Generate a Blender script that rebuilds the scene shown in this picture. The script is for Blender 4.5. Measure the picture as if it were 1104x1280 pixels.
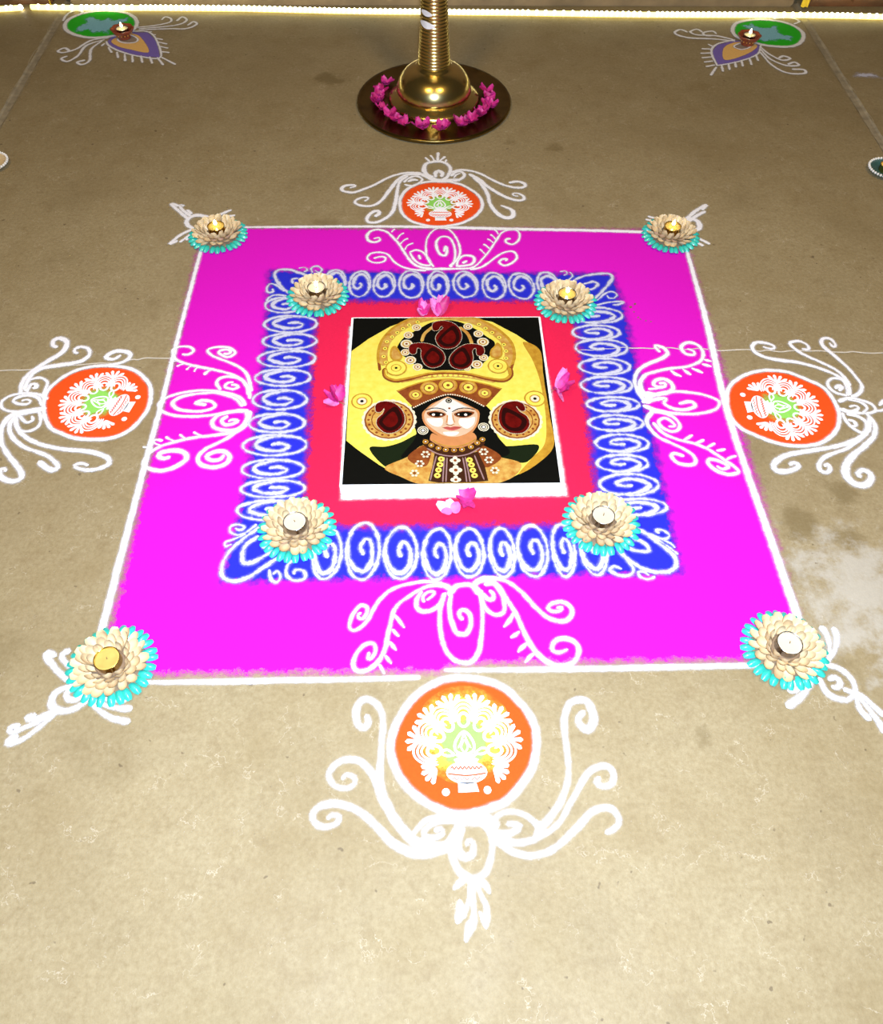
import bpy, bmesh, math, random
import numpy as np
from mathutils import Matrix, Vector

random.seed(7)
for o in list(bpy.data.objects):
    bpy.data.objects.remove(o, do_unlink=True)
scene = bpy.context.scene
col = scene.collection

# ------------------------------------------------------------------ camera, world, lights, exposure
cam_data = bpy.data.cameras.new('camera')
cam = bpy.data.objects.new('camera', cam_data)
col.objects.link(cam)
cam_data.sensor_fit = 'VERTICAL'
cam_data.sensor_height = 36.0
cam_data.lens = 26.925
cam_data.clip_start = 0.02
rot = Matrix(((0.999781, 0.009619, -0.018581), (-0.01847, 0.822975, -0.567778), (0.00983, 0.567997, 0.822972)))
cam.matrix_world = Matrix.Translation((-0.0440, -1.0974, 1.1939)) @ rot.to_4x4()
scene.camera = cam

world = bpy.data.worlds.new('evening_room')
scene.world = world
world.use_nodes = True
world.node_tree.nodes['Background'].inputs['Color'].default_value = (1.0, 0.78, 0.5, 1)
world.node_tree.nodes['Background'].inputs['Strength'].default_value = 0.04

def lamp(name, kind, loc, energy, color, size=0.1, rotation=(0, 0, 0)):
    d = bpy.data.lights.new(name, kind)
    d.energy = energy
    d.color = color
    if kind == 'AREA':
        d.shape = 'DISK'
        d.size = size
    else:
        d.shadow_soft_size = size
    o = bpy.data.objects.new(name, d)
    o.location = loc
    o.rotation_euler = rotation
    col.objects.link(o)
    return o

# the camera's own flash, just above the lens, and warm ceiling lamps of the hall
lamp('camera_flash', 'POINT', (-0.02, -1.10, 1.27), 222, (0.66, 0.83, 1.20), 0.025)
for cx, cy in ((-0.8, -0.6), (0.8, -0.6)):
    lamp('ceiling_lamp', 'AREA', (cx, cy, 2.6), 30, (1.0, 0.66, 0.20), 0.5)

scene.view_settings.view_transform = 'Standard'
scene.view_settings.look = 'None'
scene.view_settings.exposure = 0.0
scene.view_settings.gamma = 1.0
scene.view_settings.use_curve_mapping = False
scene.cycles.transparent_max_bounces = 24

# ------------------------------------------------------------------ materials
def new_mat(name):
    m = bpy.data.materials.new(name)
    m.use_nodes = True
    nt = m.node_tree
    return m, nt, nt.nodes['Principled BSDF']

def node(nt, kind, **kw):
    n = nt.nodes.new(kind)
    for k, v in kw.items():
        setattr(n, k, v)
    return n

def noise(nt, scale, detail=3.0, rough=0.55, vec=None):
    n = node(nt, 'ShaderNodeTexNoise')
    n.inputs['Scale'].default_value = scale
    n.inputs['Detail'].default_value = detail
    n.inputs['Roughness'].default_value = rough
    if vec is not None:
        nt.links.new(vec, n.inputs['Vector'])
    return n.outputs['Fac']

def geo_pos(nt):
    return node(nt, 'ShaderNodeNewGeometry').outputs['Position']

def remap(nt, v, a, b, c=0.0, d=1.0, smooth=False):
    n = node(nt, 'ShaderNodeMapRange')
    n.clamp = True
    if smooth:
        n.interpolation_type = 'SMOOTHSTEP'
    nt.links.new(v, n.inputs['Value'])
    for i, x in zip(('From Min', 'From Max', 'To Min', 'To Max'), (a, b, c, d)):
        n.inputs[i].default_value = x
    return n.outputs['Result']

def math_n(nt, op, a, b=None):
    n = node(nt, 'ShaderNodeMath', operation=op)
    for i, v in enumerate((a, b)):
        if v is None:
            continue
        if isinstance(v, (int, float)):
            n.inputs[i].default_value = v
        else:
            nt.links.new(v, n.inputs[i])
    return n.outputs[0]

def mix_rgb(nt, fac, a, b):
    n = node(nt, 'ShaderNodeMix', data_type='RGBA')
    for sock, v in ((n.inputs['Factor'], fac), (n.inputs['A'], a), (n.inputs['B'], b)):
        if isinstance(v, (int, float)):
            sock.default_value = v
        elif isinstance(v, tuple):
            sock.default_value = (*v, 1.0)
        else:
            nt.links.new(v, sock)
    return n.outputs['Result']

def plain(name, color, rough=0.6, metal=0.0, vary=0.12, vscale=60.0, bump=0.0, coat=0.0, dark=None):
    m, nt, b = new_mat(name)
    p = geo_pos(nt)
    f = remap(nt, noise(nt, vscale, 4, vec=p), 0.3, 0.7)
    c2 = dark or tuple(x * (1 - vary * 2) for x in color)
    nt.links.new(mix_rgb(nt, f, c2, color), b.inputs['Base Color'])
    b.inputs['Roughness'].default_value = rough
    b.inputs['Metallic'].default_value = metal
    b.inputs['Coat Weight'].default_value = coat
    if bump:
        bn = node(nt, 'ShaderNodeBump')
        bn.inputs['Strength'].default_value = bump
        bn.inputs['Distance'].default_value = 0.001
        nt.links.new(noise(nt, vscale * 4, 4, vec=p), bn.inputs['Height'])
        nt.links.new(bn.outputs['Normal'], b.inputs['Normal'])
    return m

def powder(name, color, thin=0.0, ragged=0.25, vary=0.12, tail=1.3):
    """loose coloured powder: grains thin out where the vertex value 'cover' falls to 0"""
    m, nt, b = new_mat(name)
    p = geo_pos(nt)
    cov = node(nt, 'ShaderNodeAttribute', attribute_name='cover').outputs['Fac']
    low = remap(nt, noise(nt, 60, 4, 0.6, vec=p), 0.25, 0.75, -ragged, ragged)
    c = remap(nt, math_n(nt, 'ADD', cov, low), 0.0, 1.0, 0.0, 1.0, True)
    c = math_n(nt, 'POWER', c, tail)
    grain = remap(nt, noise(nt, 900, 1, 0.6, vec=p), 0.30, 0.70, 0.25, 1.75)
    body = math_n(nt, 'MULTIPLY', remap(nt, c, 0.62, 1.0, 0.0, 1.2), 1.0 - thin)
    alpha = math_n(nt, 'ADD', math_n(nt, 'MULTIPLY', math_n(nt, 'MULTIPLY', c, 1.0 - 0.6 * thin), grain), body)
    alpha = remap(nt, alpha, 0.0, 1.0)
    f = remap(nt, noise(nt, 240, 3, 0.7, vec=p), 0.3, 0.7)
    nt.links.new(mix_rgb(nt, f, tuple(x * (1 - vary) for x in color), color), b.inputs['Base Color'])
    b.inputs['Roughness'].default_value = 1.0
    b.inputs['Specular IOR Level'].default_value = 0.05
    nt.links.new(alpha, b.inputs['Alpha'])
    return m

def emitter(name, color, strength):
    m, nt, b = new_mat(name)
    b.inputs['Base Color'].default_value = (*color, 1)
    b.inputs['Emission Color'].default_value = (*color, 1)
    b.inputs['Emission Strength'].default_value = strength
    return m

def floor_material():
    m, nt, b = new_mat('brown_concrete')
    p = geo_pos(nt)
    big = remap(nt, noise(nt, 1.3, 5, 0.6, vec=p), 0.3, 0.7)
    mid = remap(nt, noise(nt, 9, 5, 0.65, vec=p), 0.3, 0.72)
    fine = remap(nt, noise(nt, 120, 4, 0.7, vec=p), 0.25, 0.75)
    c = mix_rgb(nt, big, (0.251, 0.187, 0.083), (0.354, 0.282, 0.146))
    c = mix_rgb(nt, math_n(nt, 'MULTIPLY', mid, 0.55), c, (0.427, 0.358, 0.203))
    c = mix_rgb(nt, math_n(nt, 'MULTIPLY', fine, 0.65), c, (0.189, 0.135, 0.055))
    small = remap(nt, noise(nt, 26, 6, 0.7, vec=p), 0.52, 0.72)
    c = mix_rgb(nt, math_n(nt, 'MULTIPLY', small, 0.38), c, (0.185, 0.128, 0.055))
    hair = math_n(nt, 'ABSOLUTE', math_n(nt, 'SUBTRACT', noise(nt, 13, 5, 0.6, vec=p), 0.5))
    hair = math_n(nt, 'MULTIPLY', remap(nt, hair, 0.0, 0.006, 0.5, 0.0), remap(nt, noise(nt, 21, 2, vec=p), 0.5, 0.62))
    c = mix_rgb(nt, hair, c, (0.55, 0.47, 0.32))
    # damp blotches with their own outline
    blot = remap(nt, noise(nt, 4.5, 6, 0.65, vec=p), 0.52, 0.72)
    c = mix_rgb(nt, math_n(nt, 'MULTIPLY', blot, 0.55), c, (0.173, 0.122, 0.047))
    def patch(x, y, r, colour, amount, seed):
        nonlocal c
        d = node(nt, 'ShaderNodeVectorMath', operation='DISTANCE')
        nt.links.new(p, d.inputs[0])
        d.inputs[1].default_value = (x, y, 0)
        wob = remap(nt, noise(nt, 16 + seed, 6, 0.7, vec=p), 0.3, 0.7, -0.6, 0.6)
        dd = math_n(nt, 'ADD', math_n(nt, 'DIVIDE', d.outputs['Value'], r), wob)
        k = remap(nt, dd, 0.2, 1.05, amount, 0.0, True)
        c = mix_rgb(nt, k, c, colour)
    for x, y, r, colour, amount, seed in STAINS:
        patch(x, y, r, colour, amount, seed)
    speck = remap(nt, noise(nt, 55, 2, 0.5, vec=p), 0.72, 0.76)
    c = mix_rgb(nt, math_n(nt, 'MULTIPLY', speck, 0.6), c, (0.09, 0.06, 0.03))
    dust = remap(nt, noise(nt, 300, 2, 0.5, vec=p), 0.70, 0.78)
    c = mix_rgb(nt, math_n(nt, 'MULTIPLY', dust, 0.35), c, (0.55, 0.5, 0.42))
    nt.links.new(c, b.inputs['Base Color'])
    nt.links.new(remap(nt, noise(nt, 6, 4, vec=p), 0.3, 0.7, 0.5, 0.72), b.inputs['Roughness'])
    b.inputs['Specular IOR Level'].default_value = 0.2
    bn = node(nt, 'ShaderNodeBump')
    bn.inputs['Strength'].default_value = 0.4
    bn.inputs['Distance'].default_value = 0.002
    nt.links.new(noise(nt, 140, 5, 0.7, vec=p), bn.inputs['Height'])
    nt.links.new(bn.outputs['Normal'], b.inputs['Normal'])
    return m

DAMP = (0.152, 0.108, 0.041)
PALE = (0.48, 0.45, 0.36)
STAINS = [  # x, y, radius, colour, amount, seed
    (0.66, -0.31, 0.05, DAMP, 0.6, 0), (0.76, -0.24, 0.045, DAMP, 0.6, 2), (0.73, -0.345, 0.04, DAMP, 0.5, 3),
    (0.72, -0.46, 0.15, PALE, 0.6, 1), (0.33, 0.97, 0.03, DAMP, 0.5, 4), (-0.33, 1.36, 0.06, DAMP, 0.7, 5),
    (0.39, -0.71, 0.022, DAMP, 0.5, 6), (-0.8, -0.55, 0.1, DAMP, 0.25, 7), (0.2, 1.0, 0.02, DAMP, 0.5, 8),
    (-0.30, 0.62, 0.05, DAMP, 0.45, 9), (0.62, -0.60, 0.06, DAMP, 0.35, 10)]

M = {}
M['floor'] = floor_material()
M['joint'] = plain('joint_mortar', (0.36, 0.30, 0.18), 0.9, vary=0.2, vscale=40, bump=0.4)
M['crack'] = plain('pale_crack', (0.62, 0.55, 0.42), 0.9)
M['stone'] = plain('step_stone', (0.22, 0.15, 0.08), 0.6, vary=0.2, vscale=12, bump=0.2)
M['plaster'] = plain('tan_plaster', (0.30, 0.20, 0.11), 0.85, vary=0.12, vscale=5, bump=0.1)
M['wood'] = plain('red_brown_wood', (0.16, 0.055, 0.018), 0.45, vary=0.3, vscale=18, coat=0.2)
M['yellow_cloth'] = plain('yellow_cloth', (0.75, 0.5, 0.02), 0.8)
M['white'] = powder('white_powder', (0.86, 0.85, 0.83), ragged=0.12, tail=3.4)
M['chalk'] = powder('chalky_white_powder', (0.58, 0.58, 0.66), thin=0.55, ragged=0.25, tail=2.9)
M['magenta'] = powder('magenta_powder', (0.68, 0.009, 0.48), vary=0.06)
M['blue'] = powder('blue_powder', (0.022, 0.027, 0.50))
M['red'] = powder('crimson_powder', (0.68, 0.016, 0.062), vary=0.1)
M['orange'] = powder('orange_powder', (0.84, 0.085, 0.012), ragged=0.2)
M['yellow'] = powder('yellow_powder', (0.80, 0.50, 0.06), thin=0.35, ragged=0.35)
M['green'] = powder('light_green_powder', (0.28, 0.66, 0.11), ragged=0.3)
M['deep_green'] = powder('green_powder', (0.03, 0.50, 0.02), ragged=0.1)
M['sky'] = powder('pale_blue_powder', (0.25, 0.55, 0.62), thin=0.55, ragged=0.6)
M['violet'] = powder('violet_powder', (0.21, 0.15, 0.46), ragged=0.1)
M['ochre_powder'] = powder('ochre_powder', (0.85, 0.52, 0.16), ragged=0.1)
M['grey'] = powder('grey_brown_floor_show', (0.30, 0.24, 0.17), ragged=0.1)
M['stencil'] = plain('white_stencil_powder', (0.90, 0.89, 0.86), 1.0, vary=0.03, vscale=200)
M['brass'] = plain('polished_brass', (0.84, 0.66, 0.25), 0.22, 1.0, vary=0.08, vscale=14)
M['dark_brass'] = plain('dark_reflection_brass', (0.26, 0.18, 0.05), 0.28, 1.0, vary=0.2, vscale=20)  # plate brass: base colour darkened to stand in for the dark surroundings it reflects
M['ash'] = plain('sacred_ash', (0.82, 0.80, 0.74), 1.0)
M['shell'] = plain('cream_shell', (0.80, 0.62, 0.33), 0.45, vary=0.10, vscale=90, coat=0.1)
_nt = M['shell'].node_tree
_b = _nt.nodes['Principled BSDF']
_c = _b.inputs['Base Color'].links[0].from_socket
_r = node(_nt, 'ShaderNodeObjectInfo').outputs['Random']
_nt.links.new(mix_rgb(_nt, remap(_nt, _r, 0.45, 1.0, 0.0, 0.6), _c, (0.46, 0.30, 0.13)), _b.inputs['Base Color'])
M['teal'] = plain('teal_painted_shell', (0.035, 0.50, 0.36), 0.3, vary=0.08, vscale=80, coat=0.3)
M['card'] = plain('brown_card', (0.25, 0.16, 0.08), 0.9)
M['foil'] = plain('aluminium_foil', (0.75, 0.73, 0.70), 0.25, 1.0)
M['gold_foil'] = plain('gold_foil', (0.9, 0.62, 0.16), 0.22, 1.0)
M['wax'] = plain('white_wax', (0.60, 0.52, 0.36), 0.4, vary=0.03, coat=0.2)
M['melt'] = plain('melted_wax', (0.62, 0.42, 0.10), 0.12, vary=0.1, coat=0.6)
M['wick'] = plain('burnt_wick', (0.25, 0.16, 0.05), 0.9)
M['flame'] = emitter('candle_flame', (1.0, 0.86, 0.45), 22)
M['clay'] = plain('red_clay', (0.33, 0.07, 0.025), 0.35, vary=0.25, vscale=60, coat=0.3)
M['clay_gold'] = plain('gold_painted_clay', (0.75, 0.35, 0.06), 0.4)
M['saucer'] = plain('dark_teal_glaze', (0.05, 0.13, 0.11), 0.3, coat=0.3)
M['bead'] = plain('white_bead', (0.85, 0.82, 0.72), 0.3)
M['rose'] = plain('magenta_petal', (0.74, 0.030, 0.28), 0.55, vary=0.25, vscale=120)
M['rose_deep'] = plain('deep_pink_petal', (0.55, 0.012, 0.16), 0.55, vary=0.2, vscale=120)
M['pink'] = plain('light_pink_petal', (0.86, 0.20, 0.52), 0.55, vary=0.2, vscale=120)
M['pale_pink'] = plain('pale_pink_petal', (0.88, 0.62, 0.74), 0.55, vary=0.1, vscale=120)
M['stem'] = plain('dry_stem', (0.24, 0.19, 0.08), 0.8)
M['crumb'] = plain('brown_crumb', (0.22, 0.10, 0.05), 0.9)
M['led'] = emitter('lit_rope_tube', (1.0, 0.90, 0.30), 2.2)
M['led_bulb'] = emitter('lit_bulb', (1.0, 0.97, 0.72), 9)
M['board'] = plain('white_board', (0.90, 0.88, 0.80), 0.6, vary=0.04)
INK = {
    'ink_black': ((0.006, 0.006, 0.004), None), 'halo_yellow': ((0.88, 0.76, 0.12), (0.84, 0.66, 0.07)),
    'ochre': ((0.78, 0.44, 0.04), (0.55, 0.25, 0.02)), 'gold_print': ((0.86, 0.56, 0.12), (0.60, 0.22, 0.03)),
    'rust_print': ((0.38, 0.10, 0.02), (0.24, 0.05, 0.01)), 'deep_green': ((0.012, 0.020, 0.006), None),
    'cream_print': ((0.90, 0.80, 0.52), None), 'skin_orange': ((0.80, 0.32, 0.10), None), 'skin_light': ((0.92, 0.62, 0.36), None),
    'skin_white': ((0.96, 0.86, 0.68), None), 'lip_red': ((0.72, 0.12, 0.10), None), 'paisley_red': ((0.20, 0.006, 0.004), (0.10, 0.003, 0.002)),
    'paisley_dark': ((0.030, 0.004, 0.003), None), 'dark_brown': ((0.07, 0.022, 0.008), None), 'mauve_print': ((0.45, 0.26, 0.22), None)}
for k, (c, d) in INK.items():
    q = {'skin_white': 0.72, 'cream_print': 0.72, 'halo_yellow': 0.78}.get(k, 0.62)
    c, d = tuple(x * q for x in c), d and tuple(x * q for x in d)
    M[k + '_ink'] = plain('print_' + k, c, 0.5, vary=0.06, vscale=70, dark=d)
    M[k + '_ink'].node_tree.nodes['Principled BSDF'].inputs['Specular IOR Level'].default_value = 0.06

# ------------------------------------------------------------------ helpers
def link(name, verts, faces, mat, parent=None, cover=None, smooth=False, mats=None, face_mats=None):
    me = bpy.data.meshes.new(name)
    me.from_pydata([tuple(v) for v in verts], [], [tuple(f) for f in faces])
    for mm in (mats or [mat]):
        me.materials.append(M[mm])
    if face_mats is not None:
        me.polygons.foreach_set('material_index', face_mats)
    if smooth:
        me.polygons.foreach_set('use_smooth', [True] * len(me.polygons))
    if cover is not None:
        a = me.attributes.new('cover', 'FLOAT', 'POINT')
        a.data.foreach_set('value', np.asarray(cover, dtype=np.float32))
    me.update()
    o = bpy.data.objects.new(name, me)
    col.objects.link(o)
    if parent is not None:
        o.parent = parent
    return o

def empty(name, loc=(0, 0, 0), rz=0.0):
    o = bpy.data.objects.new(name, None)
    o.empty_display_size = 0.05
    o.location = loc
    o.rotation_euler = (0, 0, rz)
    col.objects.link(o)
    return o

def tag(o, label, cat, group=None):
    o['label'] = label
    o['category'] = cat
    if group:
        o['group'] = group
    return o

def structure(o):
    o['kind'] = 'structure'
    return o

def copy_tree(o, parent=None):
    c = o.copy()
    col.objects.link(c)
    if parent is not None:
        c.parent = parent
    for ch in list(o.children):
        copy_tree(ch, c)
    return c

def spline(pts, step, closed=False):
    P = [np.array(p, float) for p in pts]
    n = len(P)
    if n == 2 and not closed:
        P = [P[0], (P[0] + P[1]) / 2, P[1]]
        n = 3
    out = []
    for i in range(n if closed else n - 1):
        p1, p2 = P[i], P[(i + 1) % n]
        p0 = P[(i - 1) % n] if closed or i > 0 else 2 * p1 - p2
        p3 = P[(i + 2) % n] if closed or i < n - 2 else 2 * p2 - p1
        m = max(2, int(np.linalg.norm(p2 - p1) / step))
        d1 = (p2 - p0) / 2
        d2 = (p3 - p1) / 2
        for t in np.arange(m) / m:
            out.append((2 * t**3 - 3 * t**2 + 1) * p1 + (t**3 - 2 * t**2 + t) * d1 + (-2 * t**3 + 3 * t**2) * p2 + (t**3 - t**2) * d2)
    if not closed:
        out.append(P[-1])
    return np.array(out)

def ribbon(pts_cm, width_cm, z, fuzz=None, closed=False, height=0.0012, base=0):
    """verts, faces, cover of a poured powder line: domed across, thinning out at its edges"""
    ws = width_cm if isinstance(width_cm, (list, tuple)) else [width_cm]
    wm = sum(ws) / len(ws) / 100
    fz = (0.30 * wm + 0.0024) if fuzz is None else fuzz
    P = [np.array((a / 100, b / 100)) for a, b in pts_cm]
    if not closed:      # loose grains run on a little past both ends
        for i, j in ((0, 1), (-1, -2)):
            d = P[i] - P[j]
            P[i] = P[i] + d / max(np.linalg.norm(d), 1e-6) * 0.8 * fz
    c = spline(P, max(0.003, wm * 0.45), closed)
    n = len(c)
    w = np.interp(np.linspace(0, 1, n), np.linspace(0, 1, len(ws)) if len(ws) > 1 else [0], [x / 100 for x in ws])
    if closed:
        t = np.roll(c, -1, 0) - np.roll(c, 1, 0)
    else:
        t = np.gradient(c, axis=0)
    t /= np.maximum(np.linalg.norm(t, axis=1, keepdims=True), 1e-9)
    nr = np.stack([-t[:, 1], t[:, 0]], 1)
    half = w / 2 + 1.3 * fz
    if not closed:
        s = np.concatenate([[0], np.cumsum(np.linalg.norm(np.diff(c, axis=0), axis=1))])
        e = np.minimum(s, s[-1] - s)
        r = np.minimum(half, s[-1] / 2)
        cap = np.sqrt(np.clip(1 - (1 - np.clip(e / r, 0, 1))**2, 0.02, 1))
    else:
        cap = np.ones(n)
    V, cov = [], []
    prof = (-1, -0.6, 0, 0.6, 1)
    for i in range(n):
        for q in prof:
            p = c[i] + nr[i] * q * half[i] * cap[i]
            V.append((p[0], p[1], z + height * (1 - q * q)))
            cov.append(((1 - abs(q)) * half[i]) / (2 * fz) * min(1, cap[i] * 1.6))
    F = []
    for i in range(n if closed else n - 1):
        j = (i + 1) % n
        for k in range(4):
            F.append((base + i * 5 + k, base + i * 5 + k + 1, base + j * 5 + k + 1, base + j * 5 + k))
    return V, F, np.clip(cov, 0, 1.6)

def stroke(name, pts, width, mat, parent, z=0.0014, fuzz=None, closed=False):
    V, F, cv = ribbon(pts, width, z, fuzz, closed)
    return link(name, V, F, mat, parent, cv, True)

def multi_stroke(name, strokes, mat, parent, z, fuzz=None):
    V, F, cv = [], [], []
    for pts, w, closed in strokes:
        v, f, c = ribbon(pts, w, z, fuzz, closed, base=len(V))
        V += v
        F += f
        cv += list(c)
    return link(name, V, F, mat, parent, cv, True)

def signed_distance(P, poly):
    A = np.array(poly, float)
    B = np.roll(A, -1, 0)
    d = np.full(len(P), 1e9)
    inside = np.zeros(len(P), bool)
    for a, b in zip(A, B):
        e = b - a
        t = np.clip(((P - a) @ e) / max(e @ e, 1e-12), 0, 1)
        d = np.minimum(d, np.linalg.norm(P - a - t[:, None] * e, axis=1))
        cond = (a[1] > P[:, 1]) != (b[1] > P[:, 1])
        with np.errstate(divide='ignore', invalid='ignore'):
            xi = (b[0] - a[0]) * (P[:, 1] - a[1]) / (b[1] - a[1]) + a[0]
        inside ^= cond & (P[:, 0] < xi)
    return np.where(inside, d, -d)

def powder_sheet(name, poly_cm, mat, parent, z, fuzz, cell, smooth_outline=False, grow=0.0, height=0.0004):
    poly = spline([(a / 100, b / 100) for a, b in poly_cm], 0.004, True) if smooth_outline else np.array(poly_cm) / 100
    lo, hi = poly.min(0) - fuzz - grow, poly.max(0) + fuzz + grow
    nx, ny = [int(math.ceil((hi[i] - lo[i]) / cell)) + 1 for i in (0, 1)]
    X, Y = np.meshgrid(lo[0] + np.arange(nx) * cell, lo[1] + np.arange(ny) * cell)
    P = np.stack([X.ravel(), Y.ravel()], 1)
    cv = (signed_distance(P, poly) + grow + fuzz) / (2 * fuzz)
    idx = np.arange(nx * ny).reshape(ny, nx)
    Q = np.stack([idx[:-1, :-1], idx[:-1, 1:], idx[1:, 1:], idx[1:, :-1]], -1).reshape(-1, 4)
    Q = Q[cv[Q].max(1) > -0.1]
    used = np.unique(Q)
    mp = np.zeros(nx * ny, int)
    mp[used] = np.arange(len(used))
    cvu = np.clip(cv[used], -0.3, 1.6)
    Z = z + height * np.clip(cvu, 0, 1)
    V = np.column_stack([P[used], Z])
    return link(name, V, mp[Q], mat, parent, cvu, True)

def lathe(profile, seg=48):
    V, F = [], []
    n = len(profile)
    for i in range(seg):
        a = 2 * math.pi * i / seg
        for r, z in profile:
            V.append((r * math.cos(a), r * math.sin(a), z))
    for i in range(seg):
        j = (i + 1) % seg
        for k in range(n - 1):
            F.append((i * n + k, j * n + k, j * n + k + 1, i * n + k + 1))
    return V, F

def lathe_obj(name, profile, mat, parent, seg=48, loc=None):
    V, F = lathe(profile, seg)
    o = link(name, V, F, mat, parent, None, True)
    if loc:
        o.location = loc
    return o

def box(name, lo, hi, mat, parent=None, bevel=0.0):
    bm = bmesh.new()
    bmesh.ops.create_cube(bm, size=1)
    for v in bm.verts:
        v.co = Vector([lo[i] + (v.co[i] + 0.5) * (hi[i] - lo[i]) for i in range(3)])
    if bevel:
        bmesh.ops.bevel(bm, geom=bm.edges[:], offset=bevel, segments=2, affect='EDGES')
    me = bpy.data.meshes.new(name)
    bm.to_mesh(me)
    bm.free()
    me.materials.append(M[mat])
    o = bpy.data.objects.new(name, me)
    col.objects.link(o)
    if parent is not None:
        o.parent = parent
    return o

def tube(name, pts, r, mat, parent=None, seg=10):
    P = spline(pts, 0.03) if len(pts) > 1 else np.array(pts)
    V, F = [], []
    t = np.gradient(P, axis=0)
    t /= np.linalg.norm(t, axis=1, keepdims=True)
    for i in range(len(P)):
        a = np.cross(t[i], (0, 0, 1.0))
        if np.linalg.norm(a) < 1e-3:
            a = np.array((1.0, 0, 0))
        a /= np.linalg.norm(a)
        b = np.cross(a, t[i])
        for k in range(seg):
            q = 2 * math.pi * k / seg
            V.append(P[i] + r * (math.cos(q) * a + math.sin(q) * b))
    for i in range(len(P) - 1):
        for k in range(seg):
            F.append((i * seg + k, i * seg + (k + 1) % seg, (i + 1) * seg + (k + 1) % seg, (i + 1) * seg + k))
    F.append(list(range(seg))[::-1])
    F.append([(len(P) - 1) * seg + k for k in range(seg)])
    return link(name, V, F, mat, parent, None, True)

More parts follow.
